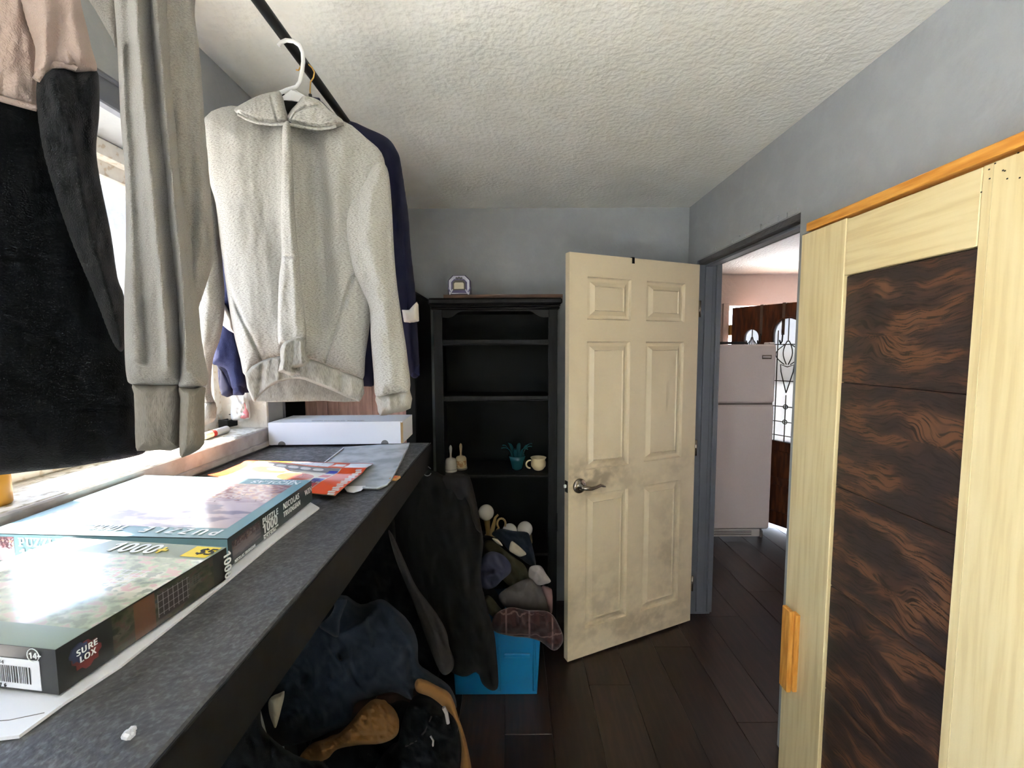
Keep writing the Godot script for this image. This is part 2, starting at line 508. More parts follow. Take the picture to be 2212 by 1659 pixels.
# ---------------------------------------------------------------- the setting
func room() -> void:
	# floor: a base with laminate boards laid on it
	var fl := struct("floor", "dark brown laminate floor of long boards running towards the far wall", "floor")
	put("subfloor", shape().span(Vector3(-1.4, -0.2, -4.3), Vector3(3.9, -0.012, 1.7), 0), M.gap, fl)
	var w := 0.194
	var variants := {}
	for i in range(-6, 20):
		var x0 := 0.16 + w * i - w * 4
		if x0 > 3.7: break
		var z := -4.28 + fposmod(i * 0.47, 1.2) - 1.2
		while z < 1.6:
			var z0 := maxf(z, -4.29)
			var z1 := minf(z + 1.2, 1.69)
			if z1 - z0 > 0.05 and x0 > -1.5:
				var x1 := minf(x0 + w, 3.89)
				var lift := rng.randf_range(-0.0006, 0.0006)
				var b := put("plank", shape().span(Vector3(maxf(x0, -1.39) + 0.0007, -0.012, z0 + 0.0006), Vector3(x1 - 0.0007, lift, z1 - 0.0006), 0.0012), M["floor%d" % rng.randi_range(0, 2)], fl)
			z += 1.2
	# ceiling over the bedroom
	var ce := struct("ceiling", "pale grey textured plaster ceiling of the bedroom", "ceiling")
	put("plaster", shape().span(Vector3(-1.45, CEIL_Y, -2.75), Vector3(1.16, CEIL_Y + 0.12, 1.75), 0), M.ceiling, ce)
	# far wall
	var wf := struct("wall_far", "grey painted far wall behind the black bookcase", "wall")
	put("plaster", shape().span(Vector3(-1.45, -0.2, FAR_Z - 0.12), Vector3(1.16, CEIL_Y, FAR_Z), 0), M.wall, wf)
	# right wall with the doorway
	var wr := struct("wall_right", "grey painted right wall with the doorway to the kitchen", "wall")
	var s := shape()
	s.span(Vector3(RIGHT_X, -0.2, FAR_Z), Vector3(1.16, CEIL_Y, -2.49), 0)
	s.span(Vector3(RIGHT_X, 2.045, -2.49), Vector3(1.16, CEIL_Y, -1.615), 0)
	s.span(Vector3(RIGHT_X, -0.2, -1.615), Vector3(1.16, CEIL_Y, 1.75), 0)
	put("plaster", s, M.wall, wr)
	# torn drywall lip above the doorway
	var lip := shape()
	for k in 14:
		var z := -2.44 + 0.058 * k
		lip.span(Vector3(RIGHT_X - 0.004 - rng.randf() * 0.004, 2.047, z), Vector3(RIGHT_X + 0.01, 2.058 + rng.randf() * 0.014, z + 0.056), 0.001)
	put("torn_paint", lip, M.wall, wr)
	var wb := struct("wall_back", "grey painted back wall behind the camera", "wall")
	put("plaster", shape().span(Vector3(-1.45, -0.2, 1.63), Vector3(1.16, CEIL_Y, 1.75), 0), M.wall, wb)
	# left wall with the window opening, and the alcove beyond it
	var wl := struct("wall_left", "grey painted window wall on the left", "wall")
	s = shape()
	var z_a := -1.5
	var z_b := -0.3
	s.span(Vector3(-1.035, -0.2, -1.6), Vector3(LEFT_X, CEIL_Y, z_a), 0)
	s.span(Vector3(-1.035, -0.2, z_b), Vector3(LEFT_X, CEIL_Y, 0.7), 0)
	s.span(Vector3(-1.035, -0.2, 1.5), Vector3(LEFT_X, CEIL_Y, 1.75), 0)
	s.span(Vector3(-1.035, -0.2, 0.7), Vector3(LEFT_X, 0.1, 1.5), 0)
	s.span(Vector3(-1.035, 2.0, 0.7), Vector3(LEFT_X, CEIL_Y, 1.5), 0)
	s.span(Vector3(-1.035, -0.2, z_a), Vector3(LEFT_X, 1.262, z_b), 0)
	s.span(Vector3(-1.035, 2.075, z_a), Vector3(LEFT_X, CEIL_Y, z_b), 0)
	put("plaster", s, M.wall, wl)
	put("reveal", shape().span(Vector3(-1.0, 1.29, z_a), Vector3(LEFT_X + 0.002, 2.075, z_a + 0.012), 0.002), M.plaster, wl)
	put("corner_strip", shape().span(Vector3(LEFT_X - 0.02, 0.0, -1.612), Vector3(LEFT_X + 0.003, CEIL_Y, -1.596), 0.002), M.jamb, wl)
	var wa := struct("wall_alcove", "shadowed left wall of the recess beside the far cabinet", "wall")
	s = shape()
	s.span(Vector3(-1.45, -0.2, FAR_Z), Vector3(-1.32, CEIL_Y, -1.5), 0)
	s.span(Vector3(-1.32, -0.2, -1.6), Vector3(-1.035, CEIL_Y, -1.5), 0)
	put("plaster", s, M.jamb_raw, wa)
	# dark band of trim over the window
	var tr := struct("trim_1", "dark grey trim board over the bedroom window", "trim")
	put("board", shape().span(Vector3(LEFT_X - 0.01, 2.062, z_a), Vector3(LEFT_X + 0.014, 2.12, z_b + 0.06), 0.003), M.jamb, tr)
	put("bead", shape().span(Vector3(LEFT_X, 2.112, z_a), Vector3(LEFT_X + 0.02, 2.122, z_b + 0.06), 0.003), M.jamb, tr)
	# sill
	var si := struct("trim_2", "deep window sill with a grey-brown front board and scuffed white top", "sill")
	put("front_board", shape().span(Vector3(LEFT_X - 0.012, TOP_Y, -1.505), Vector3(LEFT_X + 0.012, 1.298, z_b), 0.003), M.sill_paint, si)
	put("bead", shape().span(Vector3(LEFT_X + 0.008, TOP_Y + 0.004, -1.505), Vector3(LEFT_X + 0.018, TOP_Y + 0.022, z_b), 0.003), M.sill_paint, si)
	put("sill_top", shape().span(Vector3(-1.06, 1.262, z_a), Vector3(LEFT_X + 0.006, 1.3, z_b), 0.003), M.sill_top, si)
	window(z_a, z_b)
	var w2 := struct("window_2", "tall two-light window further back in the left wall, behind the camera", "window")
	put("frame_rail", shape().span(Vector3(-1.0, 1.95, 0.7), Vector3(-0.92, 2.0, 1.5), 0.003), M.white_paint, w2)
	put("frame_rail", shape().span(Vector3(-1.0, 0.1, 0.7), Vector3(-0.92, 0.16, 1.5), 0.003), M.white_paint, w2)
	for z: float in [0.7, 1.075, 1.45]:
		put("frame_stile", shape().span(Vector3(-1.0, 0.16, z), Vector3(-0.92, 1.95, z + 0.05), 0.003), M.white_paint, w2)
	put("pane", shape().span(Vector3(-0.962, 0.16, 0.75), Vector3(-0.958, 1.95, 1.45), 0), M.glass, w2)
	# covered porch outside the kitchen door
	var po := struct("porch", "shaded wooden porch outside the kitchen entry door", "porch")
	put("deck", shape().span(Vector3(1.3, -0.2, -6.6), Vector3(4.6, -0.03, -4.33), 0.01), M.deck, po)
	put("roof", shape().span(Vector3(1.2, 2.5, -6.1), Vector3(4.7, 2.6, -4.33), 0.01), M.deck, po)
	for x: float in [1.35, 4.5]:
		put("post", shape().span(Vector3(x, -0.45, -6.5), Vector3(x + 0.1, 2.5, -6.4), 0.005), M.white_paint, po)
	# ground outside
	var g := struct("ground", "bright gravel ground outside the house", "ground")
	put("gravel", shape().span(Vector3(-25, -0.7, -25), Vector3(25, -0.45, 25), 0), M.gravel, g)

func bed() -> void:
	var t := thing("bed", "low bed with a grey-beige blanket behind the camera", "bed")
	put("frame", shape().span(Vector3(-0.55, 0.0, 0.7), Vector3(0.88, 0.2, 1.6), 0.01), M.black_wood, t)
	put("mattress", shape().span(Vector3(-0.54, 0.2, 0.71), Vector3(0.87, 0.42, 1.59), 0.04), M.white_cloth, t)
	put("blanket", shape().span(Vector3(-0.56, 0.3, 0.69), Vector3(0.89, 0.45, 1.6), 0.05), M.blanket, t)

func window(z_a: float, z_b: float) -> void:
	var wi := struct("window_1", "white framed sliding window over the counter", "window")
	var x0 := -1.06
	var x1 := -0.985
	var y0 := 1.3
	var y1 := 2.075
	for k in 2:   # outer frame, then a sash set back in it
		var d := 0.042 * k
		var t: float = [0.045, 0.042][k]
		var a: float = x1 - 0.022 * k
		put("frame_rail", shape().span(Vector3(x0, y1 - d - t, z_a + d), Vector3(a, y1 - d, z_b - d), 0.004), M.window_frame, wi)
		put("frame_rail", shape().span(Vector3(x0, y0 + d, z_a + d), Vector3(a, y0 + d + t, z_b - d), 0.004), M.window_frame, wi)
		put("frame_stile", shape().span(Vector3(x0, y0 + d + t, z_a + d), Vector3(a, y1 - d - t, z_a + d + t), 0.004), M.window_frame, wi)
		put("frame_stile", shape().span(Vector3(x0, y0 + d + t, z_b - d - t), Vector3(a, y1 - d - t, z_b - d), 0.004), M.window_frame, wi)
	for k in 3:
		put("bead", shape().span(Vector3(x1 - 0.004 - 0.012 * k, y0 + 0.046, z_a + 0.047 + 0.012 * k), Vector3(x1 + 0.004 - 0.012 * k, y1 - 0.046, z_a + 0.053 + 0.012 * k), 0.001), M.white_paint, wi)
	put("meeting_stile", shape().span(Vector3(x0, y0 + 0.08, -0.86), Vector3(x1 - 0.02, y1 - 0.08, -0.80), 0.004), M.window_frame, wi)
	put("pane", shape().span(Vector3(-1.036, y0 + 0.08, z_a + 0.08), Vector3(-1.032, y1 - 0.08, z_b - 0.08), 0), M.glass, wi)
	put("insect_screen", shape().span(Vector3(-1.05, y0 + 0.08, z_a + 0.08), Vector3(-1.0485, y1 - 0.08, z_b - 0.08), 0), M.screen, wi)

func kitchen() -> void:
	var x1 := 3.75
	var h := 2.25
	var zf := -4.2
	var kc := struct("ceiling_kitchen", "warm white textured ceiling of the kitchen seen through the doorway", "ceiling")
	put("plaster", shape().span(Vector3(1.1, h, zf - 0.1), Vector3(x1 + 0.1, h + 0.1, 1.2), 0), M.kitchen_ceiling, kc)
	var kw := struct("wall_kitchen", "pinkish cream kitchen wall behind the fridge", "wall")
	var s := shape()
	s.span(Vector3(1.0, -0.2, zf - 0.12), Vector3(2.06, h, zf), 0)
	s.span(Vector3(2.06, 1.96, zf - 0.12), Vector3(3.0, h, zf), 0)
	s.span(Vector3(3.0, -0.2, zf - 0.12), Vector3(x1 + 0.1, h, zf), 0)
	s.span(Vector3(1.04, -0.2, zf), Vector3(1.16, h, FAR_Z - 0.12), 0)
	put("plaster", s, M.kitchen_wall, kw)
	var ks := struct("wall_kitchen_side", "plain cream kitchen side wall out of sight", "wall")
	s = shape()
	s.span(Vector3(x1, -0.2, zf), Vector3(x1 + 0.12, h, 1.2), 0)
	s.span(Vector3(1.16, -0.2, 1.08), Vector3(x1, h, 1.2), 0)
	put("plaster", s, M.kitchen_wall, ks)
	# jambs of the bedroom doorway
	var ja := struct("trim_3", "dark grey door jamb with its stops at the far side of the doorway", "trim")
	put("jamb", shape().span(Vector3(RIGHT_X - 0.002, 0.0, -2.492), Vector3(1.162, 2.045, -2.475), 0.002), M.jamb, ja)
	put("stop", shape().span(Vector3(RIGHT_X + 0.036, 0.02, -2.475), Vector3(RIGHT_X + 0.078, 2.03, -2.463), 0.002), M.jamb, ja)
	put("edge_strip", shape().span(Vector3(RIGHT_X + 0.098, 0.02, -2.475), Vector3(1.165, 2.03, -2.458), 0.002), M.jamb, ja)
	put("head", shape().span(Vector3(RIGHT_X + 0.002, 2.02, -2.475), Vector3(1.162, 2.045, -1.615), 0.002), M.jamb_raw, ja)
	put("head_stop", shape().span(Vector3(RIGHT_X + 0.036, 2.008, -2.463), Vector3(RIGHT_X + 0.078, 2.02, -1.615), 0.002), M.jamb, ja)
	fridge()
	entry_door()

func fridge() -> void:
	var t := thing("fridge", "white top-freezer refrigerator seen through the doorway", "refrigerator")
	var z := -3.48
	var x0 := 1.4
	var x1 := 2.1
	put("cabinet", shape().span(Vector3(x0 + 0.008, 0.07, z - 0.66), Vector3(x1 - 0.008, 1.575, z - 0.075), 0.01), M.fridge, t)
	var fz := put("freezer_door", shape().span(Vector3(x0, 1.122, z - 0.07), Vector3(x1, 1.59, z), 0.014), M.fridge, t)
	var fd := put("main_door", shape().span(Vector3(x0, 0.085, z - 0.07), Vector3(x1, 1.11, z), 0.014), M.fridge, t)
	put("gasket", shape().span(Vector3(x0 + 0.01, 1.1, z - 0.072), Vector3(x1 - 0.01, 1.13, z - 0.012), 0.002), M.grey_plain, t)
	var b := put("badge", shape().span(Vector3(1.985, 1.474, z - 0.002), Vector3(2.06, 1.505, z + 0.003), 0.001), M.nickel, fz)
	put("badge_band", shape().span(Vector3(1.99, 1.484, z + 0.002), Vector3(2.055, 1.495, z + 0.0045), 0.0005), M.plastic_white, fz)
	put("kick_grille", shape().span(Vector3(x0, 0.012, z - 0.09), Vector3(x1 - 0.06, 0.075, z - 0.03), 0.004), M.plastic_white, t)
	for k in 3:
		put("grille_slat", shape().span(Vector3(x0, 0.028 + 0.014 * k, z - 0.032), Vector3(x1 - 0.13, 0.034 + 0.014 * k, z - 0.026), 0.001), M.grey_plain, t)
	put("foot", shape().lathe([Vector2(0.018, 0), Vector2(0.018, 0.05), Vector2(0.01, 0.06), Vector2(0.01, 0.085)], Vector3(x1 - 0.04, 0, z - 0.06)), M.grey_plain, t)
	put("hinge_cap", shape().span(Vector3(x1 - 0.05, 1.588, z - 0.1), Vector3(x1 - 0.005, 1.606, z - 0.02), 0.006), M.plastic_white, t)
	# on top of it
	var tr := thing("baking_tray", "thin black tray lying on top of the fridge", "tray")
	put("tray", shape().span(Vector3(1.42, 1.592, z - 0.1), Vector3(1.885, 1.602, z - 0.02), 0.003), M.black_plastic, tr)
	put("rim", shape().span(Vector3(1.415, 1.602, z - 0.028), Vector3(1.875, 1.612, z - 0.018), 0.002), M.black_plastic, tr)
	var v := thing("red_vase", "dark red glass vase standing on the fridge beside the door jamb", "vase")
	put("body", shape().lathe([Vector2(0.001, 0), Vector2(0.035, 0), Vector2(0.05, 0.04), Vector2(0.055, 0.1), Vector2(0.045, 0.15), Vector2(0.022, 0.19), Vector2(0.028, 0.215), Vector2(0.024, 0.215), Vector2(0.018, 0.19)], Vector3(1.605, 1.591, z - 0.17)), M.red_glass, v)
# ---------------------------------------------------------------- kitchen entry door
func entry_door() -> void:
	var t := struct("door_2", "open dark brown entry door with arched leaded glass panels", "door")
	var a := Vector3(2.085, 0.02, -4.15)
	var b := Vector3(2.37, 0.02, -3.65)
	var d := (b - a).normalized()
	var n := Vector3(d.z, 0, -d.x).normalized() * -1.0     # towards the kitchen and the camera
	if n.x > 0: n = -n
	var up := Vector3.UP
	var w := 0.92
	var h := 1.915
	# leaf with three arched lights: outline with holes by CSG
	var root := CSGCombiner3D.new()
	root.name = "leaf"
	var leaf := CSGBox3D.new()
	leaf.name = "slab"
	leaf.size = Vector3(w, h, 0.044)
	leaf.position = Vector3(w / 2, h / 2, 0)
	root.add_child(leaf)
	var lights := [[0.115, 0.15, 0.78, 1.71], [0.38, 0.25, 0.74, 1.79], [0.72, 0.15, 0.78, 1.71]]
	for q: Array in lights:
		var p := CSGPolygon3D.new()
		p.name = "opening"
		p.polygon = arch(q[0], q[1], q[2], q[3])
		p.depth = 0.2
		p.position = Vector3(0, 0, 0.1)
		p.operation = CSGShape3D.OPERATION_SUBTRACTION
		root.add_child(p)
	root.transform = Transform3D(Basis(d, up, d.cross(up)), a)
	root.material_override = M.brown_door
	t.add_child(root)
	var bz := d.cross(up)
	var face := bz if bz.dot(EYE - a) > 0 else -bz
	for q: Array in lights:
		var g := put("glass_panel", shape().slab(arch(q[0], q[1], q[2], q[3]), a, d, up, 0.006), M.obscure_glass, t)
		# moulding round the opening and lead cames
		var rim := []
		var out := arch(q[0] - 0.004, q[1] + 0.008, q[2] - 0.004, q[3] + 0.004)
		for p in out: rim.append(a + d * p.x + up * p.y + face * 0.022)
		rim.append(rim[0])
		put("glass_moulding", shape().tube(rim, 0.008, 6), M.brown_door, t)
		var l := shape()
		var x0: float = q[0]; var x1: float = q[0] + q[1]; var xm := (x0 + x1) / 2
		var y0: float = q[2]; var y1: float = q[3]
		var f := func(x: float, y: float) -> Vector3: return a + d * x + up * y + face * 0.005
		var r := 0.0042
		l.tube([f.call(xm, y0), f.call(xm, y0 + 0.40)], r, 5)
		l.tube([f.call(xm, y1 - 0.2), f.call(xm, y1)], r, 5)
		for x: float in [x0 + q[1] * 0.16, x1 - q[1] * 0.16]:
			l.tube([f.call(x, y0), f.call(x, y1 - 0.1)], r, 5)
		for y: float in [y0 + 0.05, y0 + 0.17, y0 + 0.30, y0 + 0.52, y1 - 0.22]:
			l.tube([f.call(x0, y), f.call(x1, y)], r, 5)
		for y: float in [y0 + 0.17, y0 + 0.30]:
			var ring := []
			for k in 13: ring.append(f.call(xm + cos(TAU * k / 12) * 0.018, y + sin(TAU * k / 12) * 0.018))
			l.tube(ring, r, 5)
		# tulip: two petals and a pointed centre
		for s: float in [-1.0, 1.0]:
			l.tube([f.call(xm, y0 + 0.42), f.call(xm + s * q[1] * 0.2, y0 + 0.6), f.call(xm + s * q[1] * 0.22, y0 + 0.66), f.call(xm, y0 + 0.64)], r, 5)
			var petal := []
			for k in 9:
				var u := k / 8.0
				petal.append(f.call(xm + s * q[1] * (0.1 + 0.3 * sin(u * PI)), y0 + 0.66 + u * 0.17))
			l.tube(petal, r, 5)
			petal = []
			for k in 9:
				var u := k / 8.0
				petal.append(f.call(xm + s * q[1] * (0.03 + 0.12 * sin(u * PI)), y0 + 0.66 + u * 0.2))
			l.tube(petal, r, 5)
		put("lead_cames", l, M.lead, g)
	for k in 2:   # raised lower panels
		var y: float = [0.12, 0.42][k]
		put("lower_panel", shape().box(a + d * w / 2 + up * (y + 0.12) + face * 0.022, Vector3(w - 0.24, 0.24, 0.02), 0.009, Basis(d, up, bz)), M.brown_door, t)
	put("hinge", shape().lathe([Vector2(0.001, 0), Vector2(0.009, 0), Vector2(0.009, 0.1), Vector2(0.001, 0.1)], a + up * 1.66 + face * 0.02 - d * 0.01), M.brass, t)
	put("hinge_leaf", shape().box(a + up * 1.71 - d * 0.025 + face * 0.012, Vector3(0.04, 0.1, 0.004), 0.001, Basis(d, up, bz)), M.brass, t)
	# hooks hung over its top
	for k in 2:
		var u: float = [0.28, 0.47][k]
		var o := thing("over_door_hook", ["grey over-door strap hook nearer the hinge of the brown entry door", "grey over-door strap hook in front of the larger arched glass"][k], "hook", "over-door hooks")
		put("strap", shape().box(a + d * u + up * (h - 0.13) + face * 0.026, Vector3(0.026, 0.27, 0.003), 0.001, Basis(d, up, bz)), M.nickel, o)
		put("top_bend", shape().box(a + d * u + up * (h + 0.004) + face * 0.004, Vector3(0.026, 0.003, 0.046), 0.001, Basis(d, up, bz)), M.nickel, o)
		put("hook", shape().tube([a + d * u + up * (h - 0.25) + face * 0.028, a + d * u + up * (h - 0.32) + face * 0.034, a + d * u + up * (h - 0.34) + face * 0.055, a + d * u + up * (h - 0.31) + face * 0.07], 0.006, 8), M.black_plastic, o)
	var ds := struct("trim_4", "white door frame post beside the hinge of the entry door", "trim")
	put("post", shape().span(Vector3(2.0, 0, -4.24), Vector3(2.055, 1.98, -4.17), 0.003), M.kitchen_wall, ds)

func arch(x: float, w: float, y0: float, y1: float) -> PackedVector2Array:
	var p := PackedVector2Array()
	var r := w / 2
	p.append(Vector2(x, y0)); p.append(Vector2(x + w, y0))
	for k in 13:
		var a := PI * k / 12
		p.append(Vector2(x + r + cos(a) * r, y1 - r + sin(a) * r))
	return p

# ---------------------------------------------------------------- bedroom door
func bedroom_door() -> void:
	var t := struct("door_1", "cream six-panel bedroom door standing open in front of the bookcase", "door")
	var a := Vector3(0.272, 0.012, -2.067)
	var b := Vector3(1.014, 0.012, -2.396)
	var d := (b - a).normalized()
	var w := a.distance_to(b)
	var h := 1.995
	var n := Vector3(-d.z, 0, d.x)
	if n.z < 0: n = -n
	var up := Vector3.UP
	var th := 0.035
	var P := func(u: float, v: float, o: float) -> Vector3: return a + d * u + up * v + n * o
	# leaf faces: stiles and rails round moulded panels, pressed from one sheet
	var us := [0.0, 0.100, 0.357, 0.455, 0.712, w]
	var vs := [0.0, 0.146, 0.832, 0.958, 1.583, 1.688, 1.889, h]
	for side: float in [1.0, -1.0]:
		var s := shape()
		s.flat()
		var off := 0.0 if side > 0 else -th
		for i in 5:
			for j in 7:
				if (i == 1 or i == 3) and (j == 1 or j == 3 or j == 5):
					continue
				face_quad(s, P, us[i], us[i + 1], vs[j], vs[j + 1], off, off, off, off, side)
		put("face_sheet", s, M.door, t)
		for i: int in [1, 3]:
			for j: int in [5, 3, 1]:
				var p := shape()
				p.flat()
				var rings := [[0.0, 0.0], [0.0035, -0.010], [0.008, -0.0135], [0.016, -0.0145], [0.022, -0.0135], [0.040, -0.002], [0.042, -0.0005], [0.046, -0.006]]
				for k in rings.size() - 1:
					var r0: Array = rings[k]; var r1: Array = rings[k + 1]
					frame_quads(p, P, us[i], us[i + 1], vs[j], vs[j + 1], r0[0], r1[0], off + side * r0[1], off + side * r1[1], side)
				face_quad(p, P, us[i] + 0.046, us[i + 1] - 0.046, vs[j] + 0.046, vs[j + 1] - 0.046, off - side * 0.006, 0, 0, 0, side)
				put("panel", p, M.door, t)
	var e := shape()
	e.flat()
	e.quad(P.call(0, 0, 0), P.call(0, 0, -th), P.call(0, h, -th), P.call(0, h, 0))
	e.quad(P.call(w, 0, -th), P.call(w, 0, 0), P.call(w, h, 0), P.call(w, h, -th))
	e.quad(P.call(0, h, 0), P.call(0, h, -th), P.call(w, h, -th), P.call(w, h, 0))
	e.quad(P.call(0, 0, -th), P.call(0, 0, 0), P.call(w, 0, 0), P.call(w, 0, -th))
	put("edge_band", e, M.door, t)
	# lever handle, latch, hinges
	var c: Vector3 = P.call(0.062, 0.885, 0.0)
	var to_face := Basis(d, n, d.cross(n))
	var hd := put("handle_rose", shape().lathe([Vector2(0.0365, 0), Vector2(0.0365, 0.004), Vector2(0.033, 0.01), Vector2(0.022, 0.013), Vector2(0.014, 0.015), Vector2(0.0125, 0.04), Vector2(0.001, 0.042)], c, to_face, 28), M.nickel, t)
	var lev := [c + n * 0.036, c + n * 0.05 + d * 0.012, c + n * 0.053 + d * 0.035 - up * 0.004, c + n * 0.05 + d * 0.065 - up * 0.002, c + n * 0.046 + d * 0.092 + up * 0.003, c + n * 0.044 + d * 0.108 - up * 0.003, c + n * 0.044 + d * 0.122 - up * 0.008]
	put("lever", shape().tube(lev, [0.011, 0.012, 0.0095, 0.008, 0.0075, 0.006, 0.003], 10), M.nickel, hd)
	var back: Vector3 = P.call(0.062, 0.885, -th)
	put("handle_rose", shape().lathe([Vector2(0.0365, 0), Vector2(0.033, 0.01), Vector2(0.014, 0.015), Vector2(0.0125, 0.04), Vector2(0.001, 0.042)], back, Basis(d, -n, -d.cross(n)), 28), M.nickel, t)
	put("latch_plate", shape().box(P.call(-0.001, 0.885, -th / 2), Vector3(0.003, 0.057, 0.024), 0.001, Basis(d, up, d.cross(up))), M.iron, t)
	put("latch_bolt", shape().box(P.call(-0.008, 0.887, -th / 2), Vector3(0.014, 0.016, 0.012), 0.003, Basis(d, up, d.cross(up))), M.plastic_white, t)
	for v: float in [1.76, 1.0, 0.22]:
		put("hinge", shape().lathe([Vector2(0.001, 0), Vector2(0.006, 0.001), Vector2(0.006, 0.088), Vector2(0.001, 0.089)], P.call(w + 0.004, v - 0.044, 0.004), Basis(), 12), M.nickel, t)
	var hk := thing("door_clip", "small dark metal clip hooked over the top of the cream door", "clip")
	put("clip", shape().box(P.call(0.366, h - 0.012, 0.002), Vector3(0.016, 0.03, 0.003), 0.001, Basis(d, up, d.cross(up))), M.iron, hk)
	put("bend", shape().box(P.call(0.366, h + 0.0025, -th / 2), Vector3(0.016, 0.003, th + 0.006), 0.001, Basis(d, up, d.cross(up))), M.iron, hk)

func face_quad(s: Shape, P: Callable, u0: float, u1: float, v0: float, v1: float, o: float, _a: float, _b: float, _c: float, side: float) -> void:
	if side > 0: s.quad(P.call(u0, v1, o), P.call(u1, v1, o), P.call(u1, v0, o), P.call(u0, v0, o))
	else: s.quad(P.call(u0, v0, o), P.call(u1, v0, o), P.call(u1, v1, o), P.call(u0, v1, o))

func frame_quads(s: Shape, P: Callable, u0: float, u1: float, v0: float, v1: float, i0: float, i1: float, o0: float, o1: float, side: float) -> void:
	var A := [P.call(u0 + i0, v1 - i0, o0), P.call(u1 - i0, v1 - i0, o0), P.call(u1 - i0, v0 + i0, o0), P.call(u0 + i0, v0 + i0, o0)]
	var B := [P.call(u0 + i1, v1 - i1, o1), P.call(u1 - i1, v1 - i1, o1), P.call(u1 - i1, v0 + i1, o1), P.call(u0 + i1, v0 + i1, o1)]
	for k in 4:
		var j := (k + 1) % 4
		if side > 0: s.quad(A[k], A[j], B[j], B[k])
		else: s.quad(A[j], A[k], B[k], B[j])

# ---------------------------------------------------------------- closet on the right wall
func closet() -> void:
	var t := thing("closet", "shallow closet with pale maple framed door and orange top board on the right wall", "closet")
	var x := 0.95
	put("body", shape().span(Vector3(x + 0.024, 0.0, -1.44), Vector3(RIGHT_X - 0.002, 1.93, 0.2), 0.002), M.maple_up, t)
	put("top_board", shape().span(Vector3(x - 0.004, 1.931, -1.44), Vector3(RIGHT_X - 0.002, 1.957, 0.22), 0.002), M.orange_wood, t)
	var door := put("door_frame_stile", shape().span(Vector3(x, 0.03, -1.465), Vector3(x + 0.02, 1.926, -1.2735), 0.002), M.maple_up, t)
	put("door_frame_stile", shape().span(Vector3(x, 0.03, -0.913), Vector3(x + 0.02, 1.922, -0.72), 0.002), M.maple_up, t)
	put("door_frame_rail", shape().span(Vector3(x + 0.0005, 1.765, -1.2725), Vector3(x + 0.02, 1.921, -0.914), 0.0015), M.maple_side, t)
	put("door_frame_rail", shape().span(Vector3(x + 0.0005, 0.03, -1.2725), Vector3(x + 0.02, 0.2, -0.914), 0.0015), M.maple_side, t)
	put("edge_joint", shape().span(Vector3(x - 0.0006, 0.032, -0.893), Vector3(x + 0.001, 1.92, -0.8915), 0.0002), M.maple_line, t)
	var ys := [1.763, 1.46, 1.153, 0.848, 0.52, 0.2]
	for k in 5:
		put("plank", shape().span(Vector3(x + 0.008, ys[k + 1] + 0.0012, -1.271), Vector3(x + 0.018, ys[k] - 0.0012, -0.915), 0.0016), M["walnut%d" % k], t)
	put("backing", shape().span(Vector3(x + 0.018, 0.19, -1.275), Vector3(x + 0.022, 1.77, -0.91), 0), M.gap, t)
	var hz := -1.405
	var hd := put("handle", shape().box(Vector3(x - 0.022, 0.545, hz - 0.008), Vector3(0.016, 0.285, 0.044), 0.003), M.orange_up, t)
	put("handle_base", shape().box(Vector3(x - 0.007, 0.545, hz + 0.008), Vector3(0.016, 0.27, 0.026), 0.002), M.orange_up, hd)
	# nail holes near the top of the right stile
	for q: Array in [[2200, 330], [2150, 353], [2167, 368], [2171, 369], [2138, 386], [2137, 366], [2176, 386], [2120, 415], [2203, 384]]:
		var p := at_x(q[0], q[1], x)
		put("nail_hole", shape().box(Vector3(x - 0.0002, p.y, p.z), Vector3(0.001, 0.0025, 0.003), 0.0002), M.gap, t)
	# next door of the same closet, outside the picture
	put("door_frame_stile", shape().span(Vector3(x, 0.03, -0.715), Vector3(x + 0.02, 1.922, 0.2), 0.002), M.maple_up, t)
# ---------------------------------------------------------------- cloth
# A padded sheet of cloth with the given outline, hung in a plane: swollen in front by «thick», behind by «back»,
# with folds (polyline, width, height) and wrinkles. The outline is given as the photograph shows it and laid on the plane.
func on_plane(x: float, y: float, p0: Vector3, n: Vector3) -> Vector3:
	var d := ray(x, y)
	return EYE + d * ((p0 - EYE).dot(n) / d.dot(n))

func rounded(raw: Array, sub := 4) -> PackedVector2Array:
	var p := PackedVector2Array()
	for i in range(0, raw.size(), 2):
		p.append(Vector2(raw[i], raw[i + 1]))
	if sub <= 1: return p
	var o := PackedVector2Array()
	var n := p.size()
	for i in n:
		for k in sub:
			o.append(p[i].cubic_interpolate(p[(i + 1) % n], p[(i + n - 1) % n], p[(i + 2) % n], float(k) / sub))
	return o

